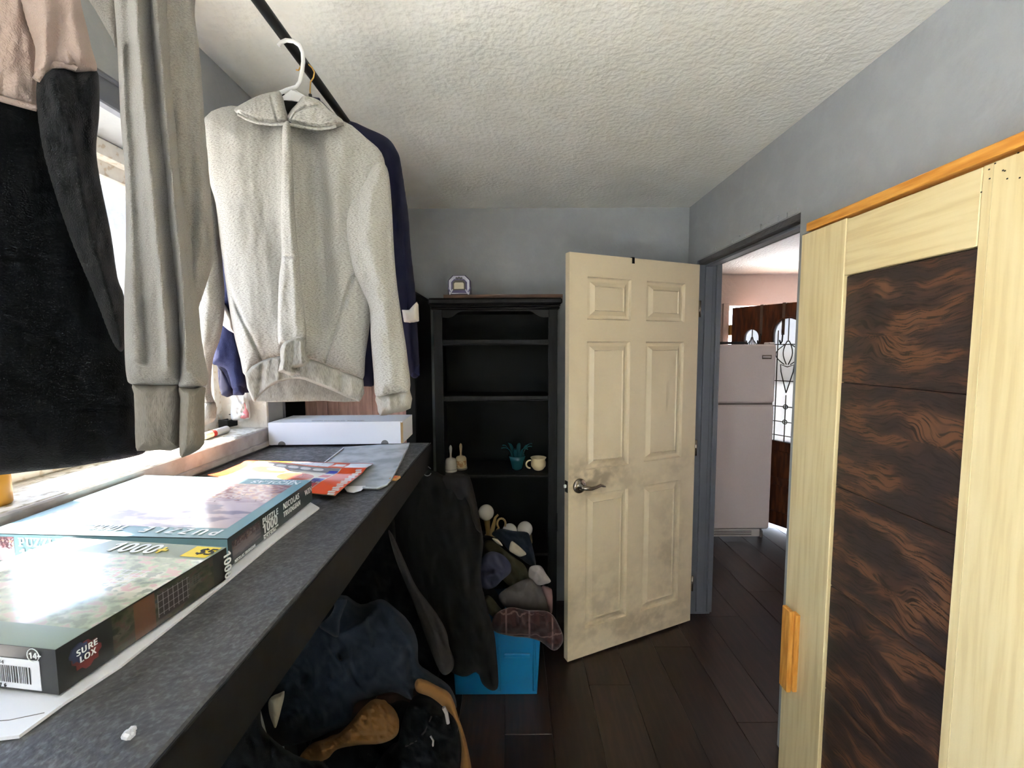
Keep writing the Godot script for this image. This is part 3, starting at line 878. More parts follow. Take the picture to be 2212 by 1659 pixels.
func cloth(raw: Array, p0: Vector3, n: Vector3, opt := {}) -> ArrayMesh:
	n = n.normalized()
	var poly := rounded(raw, opt.get("sub", 4))
	var step: float = opt.get("step", 5.0)
	var thick: float = opt.get("thick", 0.03)
	var back: float = opt.get("back", 0.012)
	var soft: float = opt.get("soft", 40.0)
	var folds: Array = opt.get("folds", [])
	var wr: float = opt.get("wrinkle", 0.002)
	var nz := noise(opt.get("freq", 0.02), 3, opt.get("seed", 1))
	var rib: Array = opt.get("rib", [0.0, 0.0])      # pitch in picture units, height
	var squash: float = opt.get("squash", 0.5)      # wrinkles run longer down the cloth than across it
	var lo := poly[0]
	var hi := poly[0]
	for q in poly:
		lo = lo.min(q); hi = hi.max(q)
	lo -= Vector2.ONE * step * 1.5
	var nx := int((hi.x - lo.x) / step) + 3
	var ny := int((hi.y - lo.y) / step) + 3
	var m := poly.size()
	var pos := PackedVector2Array()
	var dist := PackedFloat32Array()
	var inside := PackedByteArray()
	for j in ny:
		for i in nx:
			var q := lo + Vector2(i, j) * step
			var in_ := Geometry2D.is_point_in_polygon(q, poly)
			var best := 1e9
			var near := q
			for k in m:
				var a := poly[k]
				var e := poly[(k + 1) % m] - a
				var t := clampf((q - a).dot(e) / maxf(e.length_squared(), 1e-6), 0, 1)
				var c := a + e * t
				var dd := q.distance_squared_to(c)
				if dd < best:
					best = dd; near = c
			best = sqrt(best)
			if in_ and best < step * 0.25: in_ = false
			inside.append(1 if in_ else 0)
			dist.append(best if in_ else 0.0)
			pos.append(q if in_ else near)
	var vf := PackedInt32Array(); vf.resize(nx * ny); vf.fill(-1)
	var vb := PackedInt32Array(); vb.resize(nx * ny); vb.fill(-1)
	var V := PackedVector3Array()
	var N := PackedVector3Array()
	var U := PackedVector2Array()
	var I := PackedInt32Array()
	var add := func(g: int) -> void:
		var q := pos[g]
		var w := on_plane(q.x, q.y, p0, n)
		var d := dist[g]
		var t := minf(d / soft, 1.0)
		var bulge := sqrt(1.0 - (1.0 - t) * (1.0 - t))
		var f := 0.0
		for fo: Array in folds:
			var pl: Array = fo[0]
			var bd := 1e9
			for k in range(0, pl.size() - 2, 2):
				var a := Vector2(pl[k], pl[k + 1])
				var e := Vector2(pl[k + 2], pl[k + 3]) - a
				var s := clampf((q - a).dot(e) / maxf(e.length_squared(), 1e-6), 0, 1)
				bd = minf(bd, q.distance_squared_to(a + e * s))
			f += fo[2] * exp(-bd / (fo[1] * fo[1]))
		f += wr * nz.get_noise_2d(q.x, q.y * squash) * 2.0
		if rib[0] > 0.0: f += rib[1] * sin(TAU * q.x / rib[0])
		f *= minf(d / minf(10.0, soft), 1.0)
		vf[g] = V.size()
		V.append(on_plane(q.x, q.y, p0 + n * (thick * bulge + f), n)); N.append(Vector3()); U.append(q / 100.0)
		if inside[g]:
			vb[g] = V.size()
			V.append(w - n * (back * bulge) + n * minf(f, 0.0) * 0.6); N.append(Vector3()); U.append(q / 100.0)
		else:
			vb[g] = vf[g]
	for j in ny - 1:
		for i in nx - 1:
			var g := [j * nx + i, j * nx + i + 1, (j + 1) * nx + i + 1, (j + 1) * nx + i]
			if inside[g[0]] + inside[g[1]] + inside[g[2]] + inside[g[3]] == 0: continue
			for k: int in g:
				if vf[k] < 0: add.call(k)
			for tr: Array in [[0, 1, 2], [0, 2, 3]]:
				var a: int = g[tr[0]]; var b: int = g[tr[1]]; var c: int = g[tr[2]]
				I.append_array([vf[a], vf[b], vf[c]])
				I.append_array([vb[a], vb[c], vb[b]])
	for k in range(0, I.size(), 3):
		var fn := (V[I[k + 2]] - V[I[k]]).cross(V[I[k + 1]] - V[I[k]])
		for c in 3: N[I[k + c]] += fn
	for k in N.size(): N[k] = N[k].normalized() if N[k].length_squared() > 1e-16 else n
	var arrays := []
	arrays.resize(Mesh.ARRAY_MAX)
	arrays[Mesh.ARRAY_VERTEX] = V; arrays[Mesh.ARRAY_NORMAL] = N; arrays[Mesh.ARRAY_TEX_UV] = U; arrays[Mesh.ARRAY_INDEX] = I
	var am := ArrayMesh.new()
	am.add_surface_from_arrays(Mesh.PRIMITIVE_TRIANGLES, arrays)
	return am

# seam: a thin cord laid on the cloth's plane, pushed out along its normal
func seam(raw: Array, p0: Vector3, n: Vector3, out_: float, r := 0.0012) -> Shape:
	var path := []
	n = n.normalized()
	for i in range(0, raw.size(), 2):
		path.append(on_plane(raw[i], raw[i + 1], p0 + n * out_, n))
	return shape().tube(path, r, 6)
# ---------------------------------------------------------------- clothes on the rod
func hanging_clothes() -> void:
	var rod := thing("clothes_rod", "black metal clothes rod hung just under the ceiling above the counter", "rod")
	put("bar", shape().tube([Vector3(-0.5, 2.25, 1.2), Vector3(-0.495, 2.25, -1.56)], 0.0115, 16), M.iron, rod)
	put("end_bracket", shape().tube([Vector3(-0.495, 2.25, -1.55), Vector3(LEFT_X + 0.002, 2.25, -1.55)], 0.007, 8), M.iron, rod)
	put("end_bracket", shape().tube([Vector3(-0.5, 2.25, 1.1), Vector3(-0.5, CEIL_Y, 1.1)], 0.007, 8), M.iron, rod)
	hoodie()
	navy_jacket()
	grey_sweatshirt()
	colour_block_sweatshirt()

func hoodie() -> void:
	var t := thing("hoodie", "pale heather grey hoodie on a white plastic hanger, in the middle of the rod", "hoodie")
	var p := Vector3(-0.5, 1.8, -1.02)
	var n := Vector3(0.1, 0, 1)
	var body := put("body", cloth([442, 254, 500, 228, 560, 245, 620, 266, 680, 272, 742, 262, 792, 299, 824, 330, 832, 372, 815, 430, 800, 520, 803, 640, 799, 700, 789, 771, 783, 822, 745, 808, 705, 791, 667, 777, 630, 771, 602, 773, 566, 783, 530, 812, 519, 775, 505, 720, 493, 650, 482, 570, 474, 510, 466, 440, 452, 391, 444, 330], p, n, {"step": 3.0, "sub": 3, "thick": 0.05, "back": 0.03, "soft": 90.0, "wrinkle": 0.004, "freq": 0.012, "squash": 0.3, "seed": 3, "folds": [
		[[616, 270, 618, 400, 640, 560, 655, 700, 650, 780], 20, 0.022], [[672, 290, 688, 420, 698, 560, 700, 700], 26, -0.034], [[740, 300, 735, 420, 720, 560], 24, 0.010], [[700, 285, 712, 380, 735, 480], 14, 0.009],
		[[770, 330, 752, 400, 738, 470], 18, -0.010], [[720, 300, 760, 420], 12, -0.006], [[540, 300, 520, 420, 530, 560, 545, 700], 40, 0.010], [[742, 480, 700, 640], 12, -0.008], [[764, 596, 745, 650, 722, 720, 703, 785], 4.0, -0.009], [[493, 615, 510, 660, 535, 715, 553, 750, 567, 782], 4.0, -0.009], [[476, 560, 500, 640, 530, 720], 16, 0.006]]}), M.heather, t)
	put("back_hem", cloth([540, 830, 560, 815, 620, 790, 690, 790, 760, 815, 785, 830, 777, 867, 700, 866, 620, 868, 560, 868, 545, 864], p - Vector3(0, 0, 0.05), n, {"step": 1.6, "thick": 0.003, "back": 0.003, "soft": 8.0, "wrinkle": 0.003, "rib": [3.4, 0.0005], "sub": 2}), M.rib, t)
	put("hem_band", cloth([529, 808, 566, 779, 602, 769, 630, 767, 667, 774, 705, 788, 745, 805, 785, 820, 781, 848, 776, 868, 725, 847, 675, 827, 646, 818, 617, 822, 588, 833, 568, 848, 556, 860, 545, 864], p + Vector3(0, 0, 0.028), n, {"step": 1.7, "thick": 0.014, "back": 0.004, "soft": 7.0, "wrinkle": 0.004, "sub": 2, "rib": [3.6, 0.0006], "folds": [[[566, 790, 560, 850], 7, -0.008], [[600, 780, 602, 822], 6, 0.005], [[740, 815, 736, 846], 8, -0.005]]}), M.rib, t)
	put("pocket_strip", cloth([612, 268, 626, 266, 632, 330, 635, 415, 642, 514, 647, 555, 651, 610, 658, 674, 661, 732, 640, 745, 612, 742, 600, 732, 602, 610, 608, 554, 606, 465, 607, 365, 609, 300], p + Vector3(0, 0, 0.062), n, {"step": 2.5, "thick": 0.024, "back": 0.004, "soft": 12.0, "wrinkle": 0.003, "folds": [[[625, 430, 632, 560, 640, 720], 7, 0.006], [[605, 553, 648, 556], 2.5, -0.006]]}), M.heather, t)
	var cuf := put("strip_cuff", cloth([616, 736, 640, 728, 661, 731, 659, 752, 664, 772, 667, 784, 650, 793, 634, 795, 640, 806, 628, 812, 612, 805, 601, 802, 606, 780, 605, 755], p + Vector3(0, 0, 0.072), n, {"step": 1.3, "thick": 0.02, "back": 0.004, "soft": 9.0, "wrinkle": 0.0015, "freq": 0.05, "sub": 2, "rib": [3.2, 0.0008], "folds": [[[615, 745, 612, 800], 4, 0.005], [[635, 740, 632, 790], 4, -0.004], [[650, 740, 652, 785], 4, 0.005]]}), M.rib, t)
	put("cuff_opening", cloth([606, 801, 630, 809, 650, 810, 651, 801, 632, 796, 655, 792, 664, 785, 640, 790, 620, 795], p + Vector3(0, 0, 0.055), n, {"step": 2.5, "thick": 0.01, "back": 0.004, "soft": 8.0, "sub": 1}), M.rib, t)
	# hood: two sides folded down over the hanger, with a doubled rim
	put("hood", cloth([506, 236, 532, 219, 562, 205, 598, 197, 606, 200, 612, 225, 621, 258, 610, 266, 580, 267, 545, 261, 518, 248], p + Vector3(0, 0, 0.036), n, {"step": 2.0, "thick": 0.03, "back": 0.03, "soft": 13.0, "wrinkle": 0.003, "folds": [[[584, 202, 590, 230, 600, 264], 2.5, -0.006], [[505, 232, 530, 250, 570, 260, 612, 262], 2.0, -0.004]]}), M.heather, t)
	put("hood", cloth([622, 259, 627, 240, 640, 225, 652, 210, 660, 207, 688, 216, 712, 238, 742, 262, 722, 274, 690, 279, 655, 272], p + Vector3(0, 0, 0.036), n, {"step": 2.0, "thick": 0.034, "back": 0.03, "soft": 14.0, "wrinkle": 0.003, "folds": [[[630, 258, 640, 242, 662, 230, 688, 228, 712, 246], 2.5, -0.007], [[632, 262, 660, 268, 690, 272, 725, 266], 2.0, -0.004]]}), M.heather, t)
	put("hood_lining", cloth([600, 199, 620, 205, 652, 212, 640, 228, 625, 260, 612, 235], p - Vector3(0, 0, 0.01), n, {"step": 3.0, "thick": 0.006, "back": 0.006, "soft": 14.0}), M.coat, t)
	put("neck_seam", seam([514, 247, 530, 256, 555, 265, 590, 269, 618, 267, 650, 274, 690, 279, 715, 276, 726, 272], p, n, 0.062, 0.003), M.heather, t)
	# sleeves
	var sl := put("sleeve", cloth([806, 356, 826, 352, 839, 372, 846, 440, 851, 540, 858, 619, 870, 702, 880, 770, 885, 846, 850, 852, 813, 858, 807, 807, 801, 731, 798, 666, 780, 623, 762, 583, 749, 529, 746, 490, 750, 452, 764, 425, 784, 396], p + Vector3(0.0, 0, 0.03), n, {"step": 3.5, "thick": 0.045, "back": 0.03, "soft": 42.0, "wrinkle": 0.004, "freq": 0.02, "squash": 0.4, "seed": 9, "folds": [[[800, 400, 795, 520, 830, 680, 850, 830], 14, 0.010], [[775, 430, 772, 520, 800, 610], 12, -0.008], [[838, 430, 840, 560, 856, 700], 10, -0.006], [[820, 720, 828, 850], 8, 0.006], [[800, 600, 830, 640], 10, -0.006]]}), M.heather, t)
	put("cuff", cloth([812, 855, 850, 849, 885, 842, 887, 882, 852, 892, 821, 898, 815, 876], p + Vector3(0, 0, 0.03), n, {"step": 1.6, "thick": 0.036, "back": 0.026, "soft": 22.0, "wrinkle": 0.003, "sub": 2, "rib": [3.4, 0.0006], "folds": [[[840, 855, 846, 890], 5, 0.005], [[862, 850, 866, 888], 5, -0.004]]}), M.rib, sl)
	sl = put("sleeve", cloth([448, 380, 462, 424, 474, 530, 481, 620, 481, 680, 472, 732, 459, 768, 454, 800, 452, 845, 460, 872, 434, 872, 428, 830, 424, 760, 416, 690, 420, 600, 428, 500, 436, 420], p - Vector3(0, 0, 0.03), n, {"step": 3.5, "thick": 0.04, "back": 0.03, "soft": 34.0, "wrinkle": 0.003, "folds": [[[478, 600, 470, 680, 440, 770], 3.0, -0.004], [[450, 480, 450, 640, 440, 740], 12, 0.008]]}), M.heather, t)
	put("cuff", cloth([433, 868, 460, 868, 462, 905, 449, 916, 432, 914], p - Vector3(0, 0, 0.03), n, {"step": 2.5, "thick": 0.034, "back": 0.026, "soft": 16.0, "sub": 2, "wrinkle": 0.001}), M.rib, sl)
	# hanger
	var h := thing("plastic_hanger", "white plastic clothes hanger holding the heather grey hoodie", "hanger")
	var q := func(x: float, y: float, dz := 0.0) -> Vector3: return on_plane(x, y, Vector3(-0.5, 1.8, -1.02 + dz), Vector3(0.1, 0, 1))
	put("hook", shape().tube([q.call(602, 99), q.call(606, 92), q.call(618, 87), q.call(634, 89), q.call(647, 98), q.call(654, 114), q.call(655, 134), q.call(652, 158), q.call(648, 177), q.call(640, 188), q.call(620, 194), q.call(600, 203), q.call(560, 235), q.call(510, 270)], 0.0042, 10), M.plastic_white, h)
	put("arm", shape().tube([q.call(625, 193, -0.01), q.call(640, 201, -0.01), q.call(660, 213, -0.01), q.call(700, 242, -0.01), q.call(770, 300, -0.01)], 0.005, 10), M.plastic_white, h)
	put("web", shape().slab(PackedVector2Array([Vector2(0, 0), Vector2(0.05, -0.028), Vector2(0.03, -0.03), Vector2(0.0, -0.022), Vector2(-0.035, -0.018)]), q.call(630, 195), Vector3(1, 0, 0.2).normalized(), Vector3.UP, 0.004), M.plastic_white, h)

func navy_jacket() -> void:
	var t := thing("navy_sweater", "navy blue sweater with white sleeve bands hanging behind the grey hoodie", "sweater")
	var p := Vector3(-0.5, 1.8, -1.22)
	var n := Vector3(-0.08, 0, 1)
	put("body", cloth([622, 240, 632, 222, 655, 214, 690, 216, 715, 240, 752, 266, 800, 284, 815, 330, 825, 500, 820, 700, 813, 822, 780, 835, 700, 846, 600, 846, 500, 850, 478, 852, 470, 780, 480, 640, 485, 480, 478, 380, 490, 290, 560, 250], p, n, {"step": 7.0, "thick": 0.03, "back": 0.04, "soft": 70.0, "wrinkle": 0.005}), M.navy, t)
	put("collar", seam([622, 240, 630, 224, 645, 216, 668, 214, 690, 217], p, n, 0.01, 0.006), M.navy, t)
	var sl := put("sleeve", cloth([752, 265, 798, 279, 838, 299, 857, 325, 865, 348, 875, 415, 882, 464, 887, 536, 894, 600, 899, 652, 901, 695, 904, 753, 906, 808, 888, 813, 870, 760, 850, 640, 825, 480, 800, 350], p + Vector3(0, 0, 0.01), n, {"step": 4.0, "thick": 0.035, "back": 0.03, "soft": 40.0, "wrinkle": 0.004, "folds": [[[865, 420, 880, 600, 890, 760], 8, 0.006], [[850, 400, 866, 600], 8, -0.006]]}), M.navy, t)
	put("sleeve_band", cloth([868, 669, 884, 668, 901, 651, 903, 694, 886, 699, 872, 696], p + Vector3(0, 0, 0.03), n, {"step": 2.0, "thick": 0.028, "back": 0.03, "soft": 9.0, "sub": 1, "wrinkle": 0.001}), M.white_cloth, sl)
	put("cuff", cloth([884, 788, 906, 786, 906, 811, 888, 814], p + Vector3(0, 0, 0.014), n, {"step": 2.5, "thick": 0.022, "back": 0.02, "soft": 14.0, "sub": 1}), M.navy_light, sl)
	sl = put("sleeve", cloth([480, 420, 500, 440, 505, 600, 510, 700, 528, 800, 529, 836, 503, 842, 490, 800, 470, 790, 458, 778, 470, 700, 478, 600], p + Vector3(-0.01, 0, 0.02), n, {"step": 4.0, "thick": 0.03, "back": 0.02, "soft": 24.0, "wrinkle": 0.004}), M.navy_light, t)
	put("sleeve_band", cloth([476, 645, 490, 662, 504, 690, 508, 722, 492, 714, 476, 700], p + Vector3(-0.01, 0, 0.036), n, {"step": 2.0, "thick": 0.03, "back": 0.03, "soft": 9.0, "sub": 1, "wrinkle": 0.001}), M.white_cloth, sl)
	put("cuff", cloth([503, 826, 528, 823, 525, 854, 503, 854], p + Vector3(-0.01, 0, 0.02), n, {"step": 2.5, "thick": 0.026, "back": 0.02, "soft": 16.0, "sub": 1}), M.navy_light, sl)
	put("hem_band", cloth([458, 776, 503, 826, 503, 854, 478, 853, 474, 800], p + Vector3(-0.01, 0, 0.005), n, {"step": 3.0, "thick": 0.02, "back": 0.02, "soft": 18.0, "sub": 2}), M.navy, t)
	var h := thing("wire_hanger", "thin brass-coloured wire hanger of the navy sweater", "hanger")
	var q := func(x: float, y: float) -> Vector3: return on_plane(x, y, Vector3(-0.5, 1.8, -1.12), n)
	put("hook", shape().tube([q.call(640, 151), q.call(645, 152), q.call(650, 143), q.call(657, 138), q.call(666, 139), q.call(674, 146), q.call(679, 156), q.call(677, 168), q.call(671, 177), q.call(670, 195), q.call(671, 212)], 0.0016, 8), M.brass, h)
	put("neck_sleeve", shape().tube([q.call(670, 204), q.call(671, 214)], 0.004, 8), M.black_plastic, h)

func grey_sweatshirt() -> void:
	var t := thing("grey_sweatshirt", "dark heather grey sweatshirt with ribbed cuffs seen edge-on at the left", "sweatshirt")
	var p := Vector3(-0.5, 1.8, -0.55)
	var n := Vector3(0.25, 0, 1)
	put("body", cloth([330, -60, 414, -60, 416, 20, 428, 110, 438, 246, 448, 362, 456, 470, 459, 545, 448, 596, 422, 674, 416, 690, 370, 720, 340, 640, 320, 400, 310, 150], p - Vector3(0, 0, 0.04), n, {"step": 5.0, "thick": 0.03, "back": 0.03, "soft": 60.0, "wrinkle": 0.004, "seed": 14, "squash": 0.25, "folds": [[[390, -40, 410, 300, 415, 560], 16, -0.008]]}), M.heather_dark, t)
	var sl := put("sleeve", cloth([244, -60, 246, 0, 253, 90, 260, 253, 269, 362, 272, 470, 271, 560, 268, 645, 269, 753, 273, 812, 284, 830, 330, 833, 388, 832, 392, 780, 388, 600, 372, 400, 350, 200, 330, 0, 326, -60], p + Vector3(0, 0, 0.0), n, {"step": 4.5, "thick": 0.045, "back": 0.04, "soft": 60.0, "wrinkle": 0.004, "freq": 0.012, "squash": 0.3, "seed": 15, "folds": [[[292, -60, 298, 60, 310, 200, 322, 330, 334, 450, 346, 560, 356, 680, 364, 790], 11, 0.024], [[275, -60, 278, 200, 300, 500, 318, 780], 9, -0.012], [[262, 100, 280, 500, 286, 780], 12, 0.010], [[335, 520, 330, 640], 8, 0.005], [[270, 815, 300, 817, 340, 816, 390, 814], 2.5, -0.003]]}), M.heather_dark, t)
	put("cuff", cloth([286, 829, 330, 831, 388, 830, 387, 900, 386, 968, 345, 972, 304, 974, 293, 966, 291, 900, 289, 850], p + Vector3(0, 0, -0.002), n, {"step": 1.9, "thick": 0.036, "back": 0.034, "soft": 34.0, "wrinkle": 0.002, "sub": 2, "rib": [4.2, 0.0004]}), M.rib_dark, sl)
	sl = put("sleeve", cloth([318, -60, 352, -60, 362, 100, 374, 250, 386, 380, 400, 480, 414, 590, 422, 680, 428, 736, 440, 795, 444, 815, 441, 834, 420, 840, 390, 840, 383, 828, 386, 800, 384, 720, 374, 600, 358, 460, 344, 320, 330, 160, 322, 40], p + Vector3(0, 0, -0.004), n, {"step": 4.0, "thick": 0.05, "back": 0.03, "soft": 34.0, "wrinkle": 0.003, "seed": 16, "squash": 0.3, "folds": [[[345, 60, 376, 420, 395, 600, 400, 800], 7, 0.014], [[360, 60, 396, 420, 412, 620], 7, -0.010], [[398, 520, 412, 640, 425, 800], 8, -0.007]]}), M.heather_dark, t)
	put("cuff", cloth([386, 836, 420, 840, 436, 836, 433, 862, 433, 930, 432, 966, 418, 978, 400, 986, 388, 983, 387, 920, 389, 862], p + Vector3(0, 0, 0.014), n, {"step": 1.9, "thick": 0.038, "back": 0.03, "soft": 22.0, "wrinkle": 0.002, "sub": 2, "rib": [4.2, 0.0004], "folds": [[[408, 840, 400, 980], 6, 0.005]]}), M.rib_dark, sl)
	put("back_panel", cloth([180, -60, 252, -60, 252, 95, 240, 80, 222, 50, 205, 20, 190, -5], p - Vector3(0, 0, 0.06), n, {"step": 5.0, "thick": 0.015, "back": 0.01, "soft": 30.0}), M.heather_dark, t)

func colour_block_sweatshirt() -> void:
	var t := thing("colour_block_sweatshirt", "beige and black colour-block sweatshirt at the left edge of the rod", "sweatshirt")
	var p := Vector3(-0.65, 1.8, -0.64)
	var n := Vector3(0.8, 0, 0.6)
	put("lower_body", cloth([-220, 160, -100, 190, 0, 214, 78, 234, 110, 300, 160, 420, 210, 560, 250, 680, 280, 800, 300, 900, 316, 968, 290, 986, 220, 998, 145, 1010, 70, 1018, 0, 1026, -120, 1034, -220, 1036], p, n, {"step": 7.0, "thick": 0.03, "back": 0.05, "soft": 90.0, "wrinkle": 0.004, "freq": 0.01, "folds": [[[195, 884, 250, 880, 292, 874], 3.5, -0.004], [[0, 896, 100, 892, 195, 884], 3.5, -0.003]]}), M.black_cloth, t)
	put("upper_body", cloth([-220, -80, 60, -80, 78, 60, 84, 160, 80, 236, 0, 216, -100, 194, -220, 164], p + n * 0.004, n, {"step": 6.0, "thick": 0.035, "back": 0.05, "soft": 60.0, "wrinkle": 0.004}), M.beige_cloth, t)
	put("hem_seam", seam([-60, 200, 0, 213, 40, 224, 78, 234], p, n, 0.03, 0.004), M.beige_cloth, t)
	var sl := put("upper_sleeve", cloth([40, -80, 168, -80, 174, 0, 188, 60, 197, 100, 210, 150, 190, 160, 140, 158, 100, 162, 77, 168, 74, 150, 76, 101, 60, 50, 47, 0], p + n * 0.05, n, {"step": 4.5, "thick": 0.05, "back": 0.03, "soft": 50.0, "wrinkle": 0.004, "seed": 22, "folds": [[[130, -80, 132, 40, 120, 140], 16, -0.014], [[95, -60, 100, 60, 96, 140], 14, 0.008], [[160, 20, 175, 120], 10, 0.006], [[150, 110, 165, 145], 5, -0.006]]}), M.beige_cloth, t)
	put("lower_sleeve", cloth([83, 166, 92, 150, 108, 139, 136, 139, 166, 147, 190, 148, 211, 156, 215, 205, 214, 255, 208, 325, 218, 398, 240, 506, 254, 600, 268, 640, 275, 720, 262, 760, 240, 730, 205, 640, 158, 528, 119, 416, 90, 307, 78, 205], p + n * 0.048, n, {"step": 4.5, "thick": 0.05, "back": 0.03, "soft": 56.0, "wrinkle": 0.004, "seed": 23, "folds": [[[110, 170, 130, 240, 165, 310, 170, 380, 200, 520, 240, 660], 14, 0.012], [[170, 160, 180, 260, 175, 330], 14, -0.010], [[120, 300, 150, 320], 10, -0.006]]}), M.charcoal_fleece, sl)
	put("sleeve_hem", seam([78, 172, 90, 154, 108, 141, 137, 140, 160, 145, 166, 149], p + n * 0.05, n, 0.03, 0.004), M.beige_cloth, sl)
# ---------------------------------------------------------------- furniture
func counter() -> void:
	var t := thing("counter", "high black painted counter board with pale scuffs under the window", "counter")
	var x1 := -0.282
	put("top", shape().span(Vector3(LEFT_X + 0.012, TOP_Y - 0.034, -1.525), Vector3(x1 - 0.004, TOP_Y, 0.3), 0.003), M.counter, t)
	put("edge_band", shape().span(Vector3(x1 - 0.0045, TOP_Y - 0.034, -1.526), Vector3(x1, TOP_Y - 0.0008, 0.3), 0.0012), M.black_wood, t)
	put("front_rail", shape().span(Vector3(x1 - 0.03, TOP_Y - 0.09, -1.5), Vector3(x1 - 0.008, TOP_Y - 0.034, 0.3), 0.003), M.black_wood, t)
	put("wall_cleat", shape().span(Vector3(LEFT_X + 0.004, TOP_Y - 0.1, -1.5), Vector3(LEFT_X + 0.03, TOP_Y - 0.034, 0.3), 0.002), M.black_wood, t)
	for z: float in [-1.47, 0.24]:
		if z > 0: put("leg", shape().span(Vector3(x1 - 0.1, 0, z - 0.03), Vector3(x1 - 0.05, TOP_Y - 0.034, z + 0.03), 0.003), M.black_wood, t)
		put("leg", shape().span(Vector3(LEFT_X + 0.03, 0, z - 0.03), Vector3(LEFT_X + 0.08, TOP_Y - 0.034, z + 0.03), 0.003), M.black_wood, t)

func bookcase() -> void:
	var t := thing("bookcase", "tall black painted bookcase with an arched valance against the far wall", "bookcase")
	var z := -2.3
	var zb := FAR_Z + 0.004
	var xl := at_z(938, 800, z).x
	var xr := at_z(1204, 800, z).x
	var il := at_z(957, 800, z).x
	var ir := at_z(1185, 800, z).x
	var top := 1.775
	for k in 2:
		var a: float = [xl, ir][k]
		var b: float = [il, xr][k]
		put("side_panel", shape().span(Vector3([xl, xr - 0.018][k], 0, zb), Vector3([xl + 0.018, xr][k], top, z - 0.016), 0.001), M.black_wood, t)
		put("front_stile", shape().span(Vector3(a, 0, z - 0.018), Vector3(b, top, z), 0.0025), M.black_wood, t)
		put("stile_bead", shape().span(Vector3([b - 0.003, a - 0.001][k], 0.1, z - 0.01), Vector3([b + 0.001, a + 0.003][k], top - 0.05, z + 0.003), 0.001), M.black_wood, t)
	put("back_panel", shape().span(Vector3(xl + 0.01, 0.05, zb), Vector3(xr - 0.01, top, zb + 0.006), 0), M.black_back, t)
	# cornice: stacked mouldings
	for q: Array in [[0.024, 1.765, 1.778, 0.014], [0.03, 1.778, 1.788, 0.018], [0.045, 1.788, 1.822, 0.03]]:
		put("cornice_moulding", shape().span(Vector3(xl - q[3] * 0.7, q[1], zb), Vector3(xr + q[3] * 0.7, q[2], z + q[0]), minf((q[2] - q[1]) * 0.4, 0.009)), M.black_wood, t)
	put("top_board", shape().span(Vector3(xl + 0.05, 1.822, zb), Vector3(xr + 0.03, 1.847, z - 0.03), 0.001), M.raw_wood, t)
	# arched valance
	var w := ir - il
	var v := PackedVector2Array([Vector2(0, 0.05), Vector2(0, -0.028), Vector2(0.03, -0.03), Vector2(0.055, -0.022), Vector2(0.08, -0.005), Vector2(0.1, 0.003)])
	for k in range(v.size() - 1, -1, -1): v.append(Vector2(w - v[k].x, v[k].y))
	put("valance", shape().slab(v, Vector3(il, 1.755, z - 0.009), Vector3.RIGHT, Vector3.UP, 0.016), M.black_wood, t)
	for q: Array in [[740, 0.034, true], [861, 0.03, true], [1029, 0.014, false], [1199, 0.014, false]]:
		var y := at_z(1070, q[0], z).y
		put("shelf", shape().span(Vector3(il - 0.01, y - 0.012, zb + 0.004), Vector3(ir + 0.01, y + 0.006, z - 0.014), 0.001), M.black_wood, t)
		var lip := put("shelf_lip", shape().span(Vector3(il, y - q[1] / 2, z - 0.016), Vector3(ir, y + q[1] / 2, z - 0.002), 0.004), M.black_wood, t)
		if q[2]:
			put("shelf_bead", shape().span(Vector3(il, y - q[1] / 2 + 0.004, z - 0.004), Vector3(ir, y - q[1] / 2 + 0.011, z + 0.003), 0.002), M.black_wood, lip)
	put("bottom_shelf", shape().span(Vector3(il - 0.01, 0.08, zb + 0.004), Vector3(ir + 0.01, 0.1, z - 0.005), 0.001), M.black_wood, t)
	put("plinth", shape().span(Vector3(xl, 0, z - 0.02), Vector3(xr, 0.08, z - 0.002), 0.002), M.black_wood, t)
	for y: float in [742, 1128]:   # old hinge mortises in the right stile
		put("hinge_slot", shape().box(at_z(1204, y, z) + Vector3(-0.005, 0, 0.0005), Vector3(0.01, 0.1, 0.002), 0.0004), M.gap, t)

func cabinet() -> void:
	var t := thing("wardrobe_cabinet", "black cabinet with a reddish beadboard front in the recess left of the bookcase", "cabinet")
	var z := -2.16
	var x0 := -1.3
	var x1 := -0.472
	var h := 1.845
	put("body", shape().span(Vector3(x0, 0.0, FAR_Z + 0.005), Vector3(x1, h - 0.012, z - 0.02), 0.003), M.black_wood, t)
	put("top_board", shape().span(Vector3(x0, h - 0.016, FAR_Z + 0.004), Vector3(x1 + 0.008, h, z), 0.003), M.black_wood, t)
	var px0 := at_z(657, 870, z).x
	put("front_stile", shape().span(Vector3(x0, 0.02, z - 0.02), Vector3(px0, h - 0.02, z), 0.003), M.black_wood, t)
	put("front_stile", shape().span(Vector3(x1 - 0.05, 0.02, z - 0.02), Vector3(x1, h - 0.02, z), 0.003), M.black_wood, t)
	put("front_rail", shape().span(Vector3(px0, 1.5, z - 0.02), Vector3(x1 - 0.05, h - 0.02, z), 0.003), M.black_wood, t)
	put("front_rail", shape().span(Vector3(px0, 0.02, z - 0.02), Vector3(x1 - 0.05, 0.12, z), 0.003), M.black_wood, t)
	var n := 9
	for k in n:
		var a := lerpf(px0, x1 - 0.05, float(k) / n)
		var b := lerpf(px0, x1 - 0.05, float(k + 1) / n)
		put("board", shape().span(Vector3(a + 0.0008, 0.12, z - 0.018), Vector3(b - 0.0008, 1.5, z - 0.006), 0.002), M.red_wood, t)
